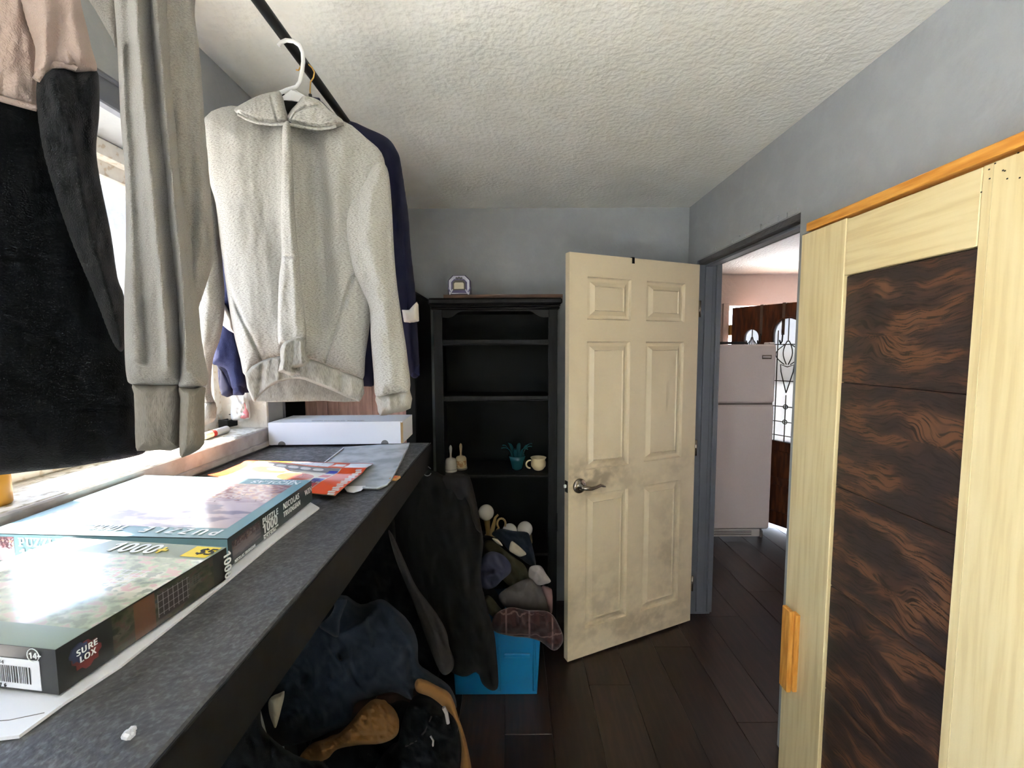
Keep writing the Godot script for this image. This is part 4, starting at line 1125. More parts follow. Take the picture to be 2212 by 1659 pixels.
# ---------------------------------------------------------------- print and lettering
func lettering(s: String, h: float, at: Vector3, right: Vector3, up: Vector3, m: Material, parent: Node3D, serif := false) -> void:
	var tm := TextMesh.new()
	var f := SystemFont.new()
	f.font_names = PackedStringArray(["Droid Serif" if serif else "Droid Sans"])
	f.font_weight = 700
	tm.font = f
	tm.text = s
	tm.font_size = 40
	tm.pixel_size = h / 29.0
	tm.depth = 0.0004
	tm.curve_step = 1.5
	tm.horizontal_alignment = HORIZONTAL_ALIGNMENT_LEFT
	tm.vertical_alignment = VERTICAL_ALIGNMENT_BOTTOM
	var o := put("lettering", tm, m, parent)
	right = right.normalized()
	var z := right.cross(up).normalized()
	o.transform = Transform3D(Basis(right, z.cross(right), z), at + z * 0.0009 - z.cross(right) * h * 0.32)

func picture(im: Image, rough := 0.3) -> StandardMaterial3D:
	var m := plain(Color.WHITE, rough)
	m.albedo_texture = ImageTexture.create_from_image(im)
	m.clearcoat_enabled = true
	m.clearcoat = 1.0
	m.clearcoat_roughness = 0.1
	return m

func ellipse(im: Image, c: Vector2, r: Vector2, col: Color) -> void:
	for y in range(maxi(0, int(c.y - r.y)), mini(im.get_height(), int(c.y + r.y) + 1)):
		for x in range(maxi(0, int(c.x - r.x)), mini(im.get_width(), int(c.x + r.x) + 1)):
			if ((Vector2(x, y) - c) / r).length_squared() <= 1.0: im.set_pixel(x, y, col)

# made-up landscapes: a rosy winter bank with bare trees, and a garden with a pale trellis
func winter_picture(w: int, h: int) -> Image:
	var im := Image.create_empty(w, h, false, Image.FORMAT_RGB8)
	var a := noise(0.018, 5, 301)
	var b := noise(0.06, 4, 302)
	for y in h:
		for x in w:
			var v := float(y) / h
			var n := a.get_noise_2d(x * 0.7, y * 2.2)
			var g := b.get_noise_2d(x, y * 2.0)
			var c := Color8(206, 190, 196).lerp(Color8(170, 150, 164), smoothstep(-0.1, 0.3, n))
			if v < 0.45: c = c.lerp(Color8(150, 104, 110), smoothstep(0.0, 0.35, g + (0.3 - v)))
			if v < 0.4: c = c.lerp(Color8(206, 160, 130), smoothstep(0.15, 0.45, -g))
			if v > 0.55: c = c.lerp(Color8(142, 136, 156), smoothstep(0.02, 0.25, n + 0.1 * sin(x * 0.05 + y * 0.2)))
			im.set_pixel(x, y, c)
	for k in 26:
		var x := rng.randf() * w
		var y := rng.randf_range(0.1, 0.5) * h
		for s in rng.randi_range(10, 40):
			x += rng.randf_range(-0.9, 0.9); y += rng.randf_range(-0.9, 0.2)
			if x >= 0 and y >= 0 and x < w and y < h: im.set_pixel(int(x), int(y), Color8(98, 70, 78))
	return im
func garden_picture(w: int, h: int) -> Image:
	var im := Image.create_empty(w, h, false, Image.FORMAT_RGB8)
	var a := noise(0.02, 5, 311)
	var b := noise(0.045, 5, 312)
	for y in h:
		for x in w:
			var v := float(y) / h
			var n := a.get_noise_2d(x, y * 1.6)
			var g := b.get_noise_2d(x, y * 1.4)
			var c := Color8(132, 146, 112).lerp(Color8(184, 190, 150), smoothstep(-0.25, 0.3, g))
			c = c.lerp(Color8(214, 208, 186), smoothstep(0.05, 0.4, n + 0.2 - absf(v - 0.5)))
			if g > 0.22: c = c.lerp(Color8(190, 128, 134), 0.6)
			if g < -0.28: c = c.lerp(Color8(86, 100, 80), 0.6)
			if v > 0.55: c = c.lerp(Color8(170, 168, 138), 0.45)
			im.set_pixel(x, y, c)
	# blue-grey roof and a white fence
	for y in range(int(h * 0.26), int(h * 0.36)):
		for x in range(int(w * 0.3), int(w * 0.56)):
			if b.get_noise_2d(x, y) > -0.2: im.set_pixel(x, y, Color8(128, 158, 176))
	for k in 9:
		im.fill_rect(Rect2i(int(w * (0.54 + 0.035 * k)), int(h * 0.24), 1, int(h * 0.26)), Color8(208, 212, 214))
	for k in 4:
		im.fill_rect(Rect2i(int(w * 0.54), int(h * (0.25 + 0.07 * k)), int(w * 0.3), 1), Color8(208, 212, 214))
	return im

# a lidded carton on four top corners (front right, back right, back left, front left) and its height
func mix4(c: Array, u: float, v: float) -> Vector3:     # u from left to right, v from back to front
	var l: Vector3 = c[2].lerp(c[3], v)
	var r: Vector3 = c[1].lerp(c[0], v)
	return l.lerp(r, u)
func patch(called: String, c: Array, u0: float, u1: float, v0: float, v1: float, lift: Vector3, m: Material, parent: Node3D) -> MeshInstance3D:
	var s := shape().flat()
	s.quad(mix4(c, u0, v0) + lift, mix4(c, u1, v0) + lift, mix4(c, u1, v1) + lift, mix4(c, u0, v1) + lift)
	return put(called, s, m, parent)

func counter_things() -> void:
	var T := TOP_Y
	# thin sheet of card under the puzzle boxes
	var sh := thing("cardboard_sheet", "flat white card sheet with a fold lying under the two puzzle boxes", "cardboard")
	var pts := PackedVector2Array()
	for q: Array in [[0, 1597], [42, 1592], [140, 1520], [262, 1440], [360, 1362], [490, 1258], [600, 1166], [690, 1098], [660, 1080], [420, 1100], [100, 1180], [-260, 1300], [-420, 1500], [-200, 1590]]:
		var w := at_y(q[0], q[1], T + 0.002)
		pts.append(Vector2(w.x, -w.z))
	put("sheet", shape().slab(pts, Vector3(0, T + 0.0022, 0), Vector3.RIGHT, Vector3(0, 0, -1), 0.003), M.card_white, sh)
	put("fold", shape().tube([at_y(-200, 1570, T + 0.0036), at_y(20, 1556, T + 0.0036), at_y(96, 1540, T + 0.0036)], 0.0005, 6), M.grey_plain, sh)
	# puzzle box with the garden picture (front one)
	var t := thing("puzzle_box", "puzzle box with a green garden picture and yellow price sticker, nearest on the counter", "puzzle box")
	var y := T + 0.05
	var fr := Vector3(-0.423, y, -0.387); var br := Vector3(-0.401, y, -0.598); var bl := Vector3(-0.665, y, -0.635); var fl := Vector3(-0.687, y, -0.424)
	var dn := Vector3(0, -0.044, 0)
	var A := [fr, br, bl, fl]
	put("lid", shape().hexa([bl, br, fr, fl], [bl + dn, br + dn, fr + dn, fl + dn]), plain(c8(34, 36, 36), 0.35), t)
	var up := Vector3.UP
	var green := plain(c8(126, 138, 118), 0.3)
	patch("back_band", A, 0.0, 1.0, 0.0, 0.18, up * 0.0004, green, t)
	patch("front_band", A, 0.0, 1.0, 0.86, 1.0, up * 0.0004, green, t)
	patch("picture", A, 0.0, 1.0, 0.18, 0.86, up * 0.0004, picture(garden_picture(220, 130)), t)
	var stick := patch("price_sticker", A, 0.84, 0.985, 0.015, 0.155, up * 0.0008, plain(c8(236, 206, 30), 0.5), t)
	var e1 := (br - fr).normalized()
	var e2 := (br - bl).normalized()
	lettering("$5", 0.017, mix4(A, 0.895, 0.125) + up * 0.0006, e2, e1, M.ink, stick)
	lettering("1000", 0.026, mix4(A, 0.38, 0.155) + up * 0.0004, e2, e1, M.print_white, t)
	lettering("+", 0.026, mix4(A, 0.655, 0.16) + up * 0.0004, e2, e1, plain(c8(236, 206, 30), 0.5), t)
	# right side of the lid
	var R := [fr + dn, br + dn, br, fr]        # as a face: u from bottom to top of the box, v from back to front
	var side := func(called: String, z0: float, z1: float, m: Material) -> MeshInstance3D:
		var s := shape().flat()
		var o := Vector3(0.0005, 0, 0)
		s.quad(fr.lerp(br, z0) + o + dn * 0.03, fr.lerp(br, z1) + o + dn * 0.03, fr.lerp(br, z1) + o + dn * 0.97, fr.lerp(br, z0) + o + dn * 0.97)
		return put(called, s, m, t)
	var gp := garden_picture(160, 60)
	gp.adjust_bcs(0.42, 1.15, 0.9)
	gp.fill_rect(Rect2i(28, 0, 30, 60), c8(92, 62, 44))
	gp.fill_rect(Rect2i(62, 8, 50, 44), c8(46, 38, 40))
	for k in 7: gp.fill_rect(Rect2i(62 + 8 * k, 8, 1, 40), c8(150, 152, 154))
	for k in 4: gp.fill_rect(Rect2i(62, 10 + 11 * k, 52, 1), c8(150, 152, 154))
	side.call("side_picture", 0.24, 0.88, picture(gp))
	var out_ := e1.cross(up).normalized()
	lettering("1000", 0.013, fr.lerp(br, 0.965) + Vector3(0.0004, -0.005, 0), -up, e1, M.print_white, t)
	var logo := shape()
	for k in 10:
		var a := TAU * k / 10
		logo.box(fr.lerp(br, 0.12 + 0.035 * cos(a)) + Vector3(0.0004, -0.022 + 0.013 * sin(a), 0), Vector3(0.0006, 0.008, 0.008), 0.0001)
	put("side_emblem", shape().slab(puzzle_shape(0.013), fr.lerp(br, 0.12) + Vector3(0.0006, -0.022, 0), e1, up, 0.0006), plain(c8(110, 48, 48), 0.4), t)
	put("side_emblem", shape().slab(puzzle_shape(0.009), fr.lerp(br, 0.09) + Vector3(0.0009, -0.016, 0), e1, up, 0.0006), plain(c8(56, 64, 92), 0.4), t)
	lettering("SURE", 0.006, fr.lerp(br, 0.07) + Vector3(0.0012, -0.018, 0), e1, up, M.print_white, t)
	lettering("LOX", 0.006, fr.lerp(br, 0.08) + Vector3(0.0012, -0.026, 0), e1, up, M.print_white, t)
	# front side: barcode label and age mark
	var F := [fr, fr + dn, fl + dn, fl]
	var front := func(u: float, v: float) -> Vector3: return fl.lerp(fr, u) + dn * v + Vector3(0, 0, 0.0006)
	var lab := put("barcode_label", shape().hexa([front.call(0.62, 0.28), front.call(0.93, 0.28), front.call(0.93, 0.95), front.call(0.62, 0.95)], [front.call(0.62, 0.28) - Vector3(0, 0, 0.0005), front.call(0.93, 0.28) - Vector3(0, 0, 0.0005), front.call(0.93, 0.95) - Vector3(0, 0, 0.0005), front.call(0.62, 0.95) - Vector3(0, 0, 0.0005)]), M.card_white, t)
	var bars := shape()
	var u := 0.66
	while u < 0.89:
		var wbar := rng.randf_range(0.002, 0.006)
		var a: Vector3 = front.call(u, 0.44); var b: Vector3 = front.call(u + wbar, 0.44); var c: Vector3 = front.call(u + wbar, 0.82); var d: Vector3 = front.call(u, 0.82)
		var o := Vector3(0, 0, 0.0004)
		bars.flat(); bars.quad(a + o, b + o, c + o, d + o)
		u += wbar + rng.randf_range(0.002, 0.007)
	tag(put("barcode", bars, M.ink, lab), "", "", "", "stuff")
	var e3 := (fr - fl).normalized()
	lettering("0  86141 88047  6", 0.0035, front.call(0.645, 0.93), e3, up, M.ink, lab)
	lettering("#88047-1", 0.003, front.call(0.72, 0.40), e3, up, M.ink, lab)
	lettering("14+", 0.006, front.call(0.895, 0.22), e3, up, M.print_white, t)
	var ringp := []
	for k in 17: ringp.append(front.call(0.91, 0.155) + Vector3(0, 0, 0.0004) + e3 * cos(TAU * k / 16) * 0.0065 + up * sin(TAU * k / 16) * 0.0065)
	put("age_ring", shape().tube(ringp, 0.0004, 5), M.print_white, t)
	# puzzle box with the winter picture (behind it)
	t = thing("puzzle_box", "teal bordered puzzle box with a rosy winter landscape, behind the garden puzzle", "puzzle box")
	fr = Vector3(-0.418, y, -0.627); br = Vector3(-0.425, y, -0.915); bl = Vector3(-0.818, y, -0.962); fl = Vector3(-0.806, y, -0.652)
	var B := [fr, br, bl, fl]
	var teal := plain(c8(122, 158, 166), 0.3)
	put("lid", shape().hexa([bl, br, fr, fl], [bl + dn, br + dn, fr + dn, fl + dn]), plain(c8(40, 52, 56), 0.35), t)
	patch("border", B, 0, 1, 0, 1, up * 0.0003, teal, t)
	patch("picture", B, 0.06, 0.94, 0.13, 0.88, up * 0.0006, picture(winter_picture(260, 150)), t)
	e1 = (br - fr).normalized(); e2 = (br - bl).normalized()
	lettering("NICOLAS", 0.017, mix4(B, 0.97, 0.055) + up * 0.0004, -e2, -e1, M.print_white, t, true)
	lettering("W I N", 0.009, mix4(B, 0.93, 0.022) + up * 0.0004, -e2, -e1, M.print_white, t)
	lettering("P U Z Z L E    1000", 0.02, mix4(B, 0.95, 0.905) + up * 0.0004, -e2, -e1, M.print_white, t)
	var sd := func(z: float, v: float) -> Vector3: return fr.lerp(br, z) + dn * v + Vector3(0.0006, 0, 0)
	var wp := winter_picture(64, 40)
	wp.adjust_bcs(0.55, 1.1, 0.9)
	var s2 := shape().flat()
	s2.quad(sd.call(0.03, 0.2), sd.call(0.3, 0.12), sd.call(0.3, 0.78), sd.call(0.03, 0.84))
	put("side_picture", s2, picture(wp), t)
	lettering("PUZZLE", 0.0112, sd.call(0.315, 0.40), e1, up, M.print_white, t)
	lettering("1000", 0.0165, sd.call(0.315, 0.77), e1, up, M.print_white, t)
	lettering("NICOLAS", 0.0112, sd.call(0.56, 0.40), e1, up, M.print_white, t)
	lettering("TRUDGIAN", 0.0098, sd.call(0.56, 0.72), e1, up, M.print_white, t)
	lettering("1000 PIECE PUZZLE + GLUE", 0.0028, sd.call(0.32, 0.87), e1, up, M.print_white, t)
	lettering("26.75 X 19 INS.", 0.0045, sd.call(0.32, 0.99), e1, up, M.print_white, t)
	lettering("NICOLAS TRUDGIAN", 0.0042, sd.call(0.04, 0.97), e1, up, M.print_white, t)
	lettering("WIN", 0.011, sd.call(0.87, 0.5), e1, up, M.print_white, t, true)
	var ft := func(uu: float, v: float) -> Vector3: return fl.lerp(fr, uu) + dn * v + Vector3(0, 0, 0.0006)
	var s3 := shape().flat()
	s3.quad(ft.call(0, 0.02), ft.call(1, 0.02), ft.call(1, 0.98), ft.call(0, 0.98))
	put("front_face", s3, teal, t)
	s3 = shape().flat()
	var o3 := Vector3(0, 0, 0.0004)
	s3.quad(ft.call(0.0, 0.1) + o3, ft.call(0.13, 0.1) + o3, ft.call(0.13, 0.95) + o3, ft.call(0.0, 0.95) + o3)
	put("front_picture", s3, picture(winter_picture(40, 32)), t)
	lettering("PUZZLE", 0.013, ft.call(0.15, 0.42) + o3, (fr - fl).normalized(), up, M.print_white, t, true)
	lettering("1000", 0.018, ft.call(0.15, 0.92) + o3, (fr - fl).normalized(), up, M.print_white, t, true)
	cereal_box(T)
	# long grey-white card tray, opened flat, with a rounded corner and a tab
	var ct := thing("card_tray", "opened flat pale grey card tray with a rounded corner under the cereal box", "cardboard")
	pts = PackedVector2Array()
	for q: Array in [[700, 1000], [742, 967], [885, 957], [881, 968], [866, 1000], [846, 1036], [836, 1048], [818, 1056], [786, 1055], [740, 1050]]:
		var w := at_y(q[0], q[1], T + 0.004)
		pts.append(Vector2(w.x, -w.z))
	put("panel", shape().slab(pts, Vector3(0, T + 0.004, 0), Vector3.RIGHT, Vector3(0, 0, -1), 0.004), M.card_grey, ct)
	pts = PackedVector2Array()
	for q: Array in [[742, 1053], [790, 1052], [780, 1061], [764, 1066], [750, 1064]]:
		var w := at_y(q[0], q[1], T + 0.004)
		pts.append(Vector2(w.x, -w.z))
	put("tab", shape().slab(pts, Vector3(0, T + 0.006, 0), Vector3.RIGHT, Vector3(0, 0, -1), 0.002), M.card_white, ct)
	put("front_lip", shape().tube([at_y(784, 1053, T + 0.008), at_y(816, 1055, T + 0.008), at_y(834, 1048, T + 0.008), at_y(846, 1034, T + 0.008), at_y(864, 1000, T + 0.008), at_y(880, 966, T + 0.008)], 0.0025, 6), M.card_grey, ct)
	put("left_lip", shape().tube([at_y(700, 1000, T + 0.008), at_y(742, 968, T + 0.008)], 0.002, 6), M.card_white, ct)
	# white mailing box
	var wb := thing("white_box", "long white corrugated mailing box at the far end of the counter", "box")
	y = T + 0.084
	var lo := T + 0.007
	fr = Vector3(-0.37, y, -1.476); br = Vector3(-0.372, y, -1.63); bl = Vector3(-0.812, y, -1.625); fl = Vector3(-0.816, y, -1.462)
	dn = Vector3(0, lo - y, 0)
	put("lid", shape().hexa([bl, br, fr, fl], [bl - up * 0.004, br - up * 0.004, fr - up * 0.004, fl - up * 0.004]), M.card_white, wb)
	put("tray", shape().hexa([bl + dn * 0.02, br + dn * 0.02 - Vector3(0.004, 0, 0), fr + dn * 0.02 - Vector3(0.004, 0, 0.003), fl + dn * 0.02 - Vector3(-0.003, 0, 0.003)], [bl + dn, br + dn - Vector3(0.004, 0, 0), fr + dn - Vector3(0.004, 0, 0.003), fl + dn - Vector3(-0.003, 0, 0.003)]), M.card_white, wb)
	put("front_flap", shape().hexa([fl + Vector3(0, 0, 0.001), fr + Vector3(-0.006, 0, 0.001), fr + Vector3(-0.006, 0, 0.001) + dn * 0.98, fl + dn * 0.98 + Vector3(0, 0, 0.001)], [fl - Vector3(0, 0, 0.003), fr - Vector3(0.006, 0, 0.003), fr - Vector3(0.006, 0, 0.003) + dn * 0.98, fl + dn * 0.98 - Vector3(0, 0, 0.003)]), M.card_white, wb)
	put("side_flap", shape().hexa([fr + Vector3(0.001, 0, -0.006), br + Vector3(0.001, 0, 0), br + dn * 0.95 + Vector3(0.001, 0, 0), fr + dn * 0.98 + Vector3(0.001, 0, -0.006)], [fr - Vector3(0.003, 0, 0.006), br - Vector3(0.003, 0, 0), br + dn * 0.95 - Vector3(0.003, 0, 0), fr + dn * 0.98 - Vector3(0.003, 0, 0.006)]), M.card_white, wb)
	put("raw_edge", shape().hexa([fr + Vector3(-0.006, -0.002, 0.0012), fr + Vector3(0.0012, -0.002, -0.004), fr + dn + Vector3(0.0012, 0.002, -0.004), fr + dn + Vector3(-0.006, 0.002, 0.0012)], [fr + Vector3(-0.007, -0.002, -0.004), fr + Vector3(-0.003, -0.002, -0.007), fr + dn + Vector3(-0.003, 0.002, -0.007), fr + dn + Vector3(-0.007, 0.002, -0.004)]), M.kraft, wb)
	for uu: float in [0.095, 0.865]:
		var half := PackedVector2Array()
		for k in 11: half.append(Vector2(cos(PI * k / 10) * 0.0125, sin(PI * k / 10) * 0.0125))
		put("thumb_notch", shape().slab(half, fl.lerp(fr, uu) + dn * 0.985 + Vector3(0, 0, 0.0012), Vector3.RIGHT, up, 0.001), M.grey_plain, wb)
	lettering("Premium card storage box   fold lid under", 0.0065, mix4([fr, br, bl, fl], 0.3, 0.88) + up * 0.0004, Vector3.RIGHT, Vector3(0, 0, -1), M.grey_plain, wb)
	# little orange matchbox and a crumb of plaster
	var mb := thing("matchbook", "small orange and white paper packet between the card tray and the counter edge", "packet")
	var c0 := at_y(853, 1033, T + 0.004)
	put("packet", shape().box(c0, Vector3(0.02, 0.006, 0.026), 0.001, Basis(up, -0.2)), plain(c8(188, 140, 84), 0.5), mb)
	put("label", shape().box(c0 + Vector3(0, 0.0032, 0), Vector3(0.012, 0.0008, 0.018), 0.0002, Basis(up, -0.2)), plain(c8(200, 96, 50), 0.5), mb)
	var cr := thing("paper_scrap", "crumpled white scrap on the bare counter near the camera", "scrap")
	c0 = at_y(286, 1597, T)
	var s := shape()
	for k in 5:
		s.box(c0 + Vector3(rng.randf_range(-0.004, 0.004), 0.004 + rng.randf() * 0.002, rng.randf_range(-0.004, 0.004)), Vector3(0.006, 0.005, 0.007), 0.0016, Basis(Vector3(rng.randf(), rng.randf(), rng.randf()).normalized(), rng.randf() * 3))
	put("crumb", s, plain(c8(206, 208, 214), 0.9), cr)
	sill_things()

func puzzle_shape(r: float) -> PackedVector2Array:
	var p := PackedVector2Array()
	for k in 40:
		var a := TAU * k / 40
		var q := maxf(absf(cos(a)), absf(sin(a)))
		p.append(Vector2(cos(a), sin(a)) * r * (0.78 / q + (0.28 if fposmod(a + 0.2, PI / 2) < 0.4 else 0.0)))
	return p

func cereal_box(T: float) -> void:
	var t := thing("cereal_carton", "flattened orange and yellow cereal carton printed with a basketball", "carton")
	var im := Image.create_empty(256, 192, false, Image.FORMAT_RGB8)
	im.fill(c8(206, 196, 176))
	var b := noise(0.05, 4, 401)
	for y in 192:
		for x in 256:
			var g := b.get_noise_2d(x, y)
			if x > 30 and x < 120 and y > 46: im.set_pixel(x, y, c8(198, 196, 196).lerp(c8(120, 116, 118), smoothstep(0.0, 0.3, g)))
	im.fill_rect(Rect2i(0, 0, 256, 40), c8(206, 212, 216))
	im.fill_rect(Rect2i(26, 2, 62, 34), c8(244, 200, 24))
	im.fill_rect(Rect2i(0, 0, 256, 3), c8(206, 70, 44))
	im.fill_rect(Rect2i(0, 38, 256, 6), c8(222, 84, 44))
	im.fill_rect(Rect2i(0, 0, 26, 192), c8(222, 84, 44))
	im.fill_rect(Rect2i(5, 60, 14, 110), c8(244, 190, 40))
	im.fill_rect(Rect2i(176, 4, 34, 34), c8(220, 84, 50))
	im.fill_rect(Rect2i(182, 10, 22, 22), c8(210, 206, 204))
	for k in 3: im.fill_rect(Rect2i(110 + 22 * k, 5, 1, 32), c8(120, 126, 132))
	im.fill_rect(Rect2i(30, 46, 176, 26), c8(140, 138, 138))
	ellipse(im, Vector2(80, 90), Vector2(40, 22), c8(214, 96, 64))
	ellipse(im, Vector2(92, 84), Vector2(22, 10), c8(190, 150, 136))
	for k in 5: ellipse(im, Vector2(60 + 26 * k, 56), Vector2(11, 6), c8(226, 222, 218))
	im.fill_rect(Rect2i(116, 84, 76, 108), c8(222, 206, 170))
	ellipse(im, Vector2(148, 120), Vector2(34, 30), c8(206, 88, 52))
	for k in 64: im.set_pixel(clampi(148 + int(sin(k * 0.05) * 14), 0, 255), clampi(91 + k, 0, 191), c8(70, 34, 26))
	im.fill_rect(Rect2i(115, 119, 66, 1), c8(70, 34, 26))
	for k in 4:
		im.fill_rect(Rect2i(188, 58 + 30 * k, 18, 22), c8(56, 72, 168) if k % 2 == 0 else c8(206, 60, 60))
	im.fill_rect(Rect2i(208, 44, 48, 148), c8(226, 84, 38))
	for k in 16:
		im.fill_rect(Rect2i(238 + (k % 2) * 3, 50 + 9 * k, 12, 7), c8(220, 224, 216))
	var c := [at_y(716, 1084, T + 0.013), at_y(806, 1001, T + 0.013), at_y(552, 992, T + 0.013), at_y(440, 1024, T + 0.013)]
	c[0] += Vector3(0.004, 0, -0.012)
	c[3] += Vector3(0, 0, -0.012)
	for off: float in [0.0, -0.0014]:
		var s := shape().smooth()
		var nu := 16; var nv := 12
		var f := func(i: int, j: int) -> Vector3:
			var u := float(i) / nu; var v := float(j) / nv
			var p := mix4(c, u, v)
			p.y += off + 0.004 * sin(u * 5.0 + 1.0) * sin(v * 6.0) + 0.010 * pow(u, 6) * v - 0.004 * (1 - u)
			if absf(v - 0.22) < 0.06: p.y += 0.004
			return p
		for i in nu:
			for j in nv:
				var a: Vector3 = f.call(i, j); var bq: Vector3 = f.call(i + 1, j); var cq: Vector3 = f.call(i + 1, j + 1); var dq: Vector3 = f.call(i, j + 1)
				s.quad(a, bq, cq, dq, Vector2(float(i) / nu, float(j) / nv), Vector2(float(i + 1) / nu, float(j + 1) / nv))
		put("printed_face" if off == 0.0 else "card_back", s, picture(im, 0.4) if off == 0.0 else M.kraft, t)
	lettering("GET", 0.016, mix4(c, 0.80, 0.83) + Vector3(0, 0.0085, 0), (c[1] - c[0]).normalized(), (c[2] - c[1]).normalized(), plain(c8(60, 66, 110), 0.5), t)

func sill_things() -> void:
	var y := 1.3
	var t := thing("lip_balm", "white tube with a red band lying on the sunny window sill", "tube")
	var a := at_y(440, 943, y + 0.011)
	var b := at_y(491, 927, y + 0.011)
	var d := (b - a).normalized()
	put("cap", shape().tube([a, a + d * 0.004, a + d * 0.035], [0.008, 0.0105, 0.0105], 14), plain(c8(224, 214, 186), 0.4), t)
	put("band", shape().tube([a + d * 0.035, a + d * 0.05], 0.0112, 14), plain(c8(196, 50, 36), 0.4), t)
	put("body", shape().tube([a + d * 0.05, b - d * 0.004, b], [0.0115, 0.0115, 0.009], 14), M.plastic_white, t)
	t = thing("metal_bracket", "black metal clamp bracket lying at the far end of the window sill", "bracket")
	a = at_y(497, 928, y)
	b = at_y(566, 912, y)
	d = (b - a).normalized()
	var side := Vector3(-d.z, 0, d.x)
	if side.x > 0: side = -side
	var turn := Basis(d, Vector3.UP, d.cross(Vector3.UP))
	var len_ := a.distance_to(b)
	put("arm", shape().box(a + d * 0.03 + Vector3(0, 0.018, 0) + side * 0.012, Vector3(0.055, 0.024, 0.006), 0.002, turn), M.iron, t)
	put("arm", shape().box(a + d * 0.03 + Vector3(0, 0.018, 0) + side * 0.042, Vector3(0.055, 0.024, 0.006), 0.002, turn), M.iron, t)
	put("end_plate", shape().box(a + d * 0.004 + Vector3(0, 0.018, 0) + side * 0.027, Vector3(0.006, 0.028, 0.036), 0.002, turn), M.iron, t)
	put("block", shape().box(a + d * len_ * 0.5 + Vector3(0, 0.022, 0) + side * 0.024, Vector3(len_ * 0.3, 0.04, 0.045), 0.004, turn), M.black_plastic, t)
	put("block_cap", shape().box(a + d * len_ * 0.45 + Vector3(0, 0.044, 0) + side * 0.024, Vector3(len_ * 0.36, 0.006, 0.052), 0.002, turn), M.iron, t)
	var ring := []
	for k in 15: ring.append(a + d * (len_ * 0.82 + cos(TAU * k / 14) * 0.026) + side * (0.026 + sin(TAU * k / 14) * 0.024) + Vector3(0, 0.022, 0))
	put("strap_ring", shape().tube(ring, [0.011, 0.011, 0.011, 0.011, 0.011, 0.011, 0.011, 0.011, 0.011, 0.011, 0.011, 0.011, 0.011, 0.011, 0.011], 8), M.iron, t)
	t = thing("plastic_bag", "white and pink plastic bag slumped against the plaster side of the window", "bag")
	var p := Vector3(-0.9, 1.36, -1.46)
	put("bag", cloth([500, 848, 512, 843, 534, 846, 537, 870, 540, 902, 524, 906, 503, 908, 498, 895, 500, 870], p, Vector3(0.1, 0, 1), {"step": 2.5, "thick": 0.02, "back": 0.012, "soft": 14.0, "wrinkle": 0.006, "freq": 0.09, "squash": 0.7}), M.plastic_white, t)
	put("pink_print", cloth([520, 850, 526, 858, 531, 872, 536, 885, 538, 902, 518, 904, 522, 890, 527, 880, 521, 866], p + Vector3(0, 0, 0.008), Vector3(0.1, 0, 1), {"step": 2.0, "thick": 0.016, "back": 0.0, "soft": 10.0, "wrinkle": 0.004, "freq": 0.09, "sub": 2}), plain(c8(206, 128, 134), 0.5), t)
	t = thing("mustard_jar", "mustard yellow jar on the window sill at the left edge", "jar")
	var c := at_y(-14, 1092, y)
	put("jar", shape().lathe([Vector2(0.001, 0), Vector2(0.021, 0.0), Vector2(0.023, 0.004), Vector2(0.023, 0.055), Vector2(0.019, 0.062)], c), plain(c8(192, 140, 44), 0.4), t)
	put("lid", shape().lathe([Vector2(0.0205, 0.06), Vector2(0.0205, 0.073), Vector2(0.001, 0.074)], c), plain(c8(150, 110, 40), 0.4), t)
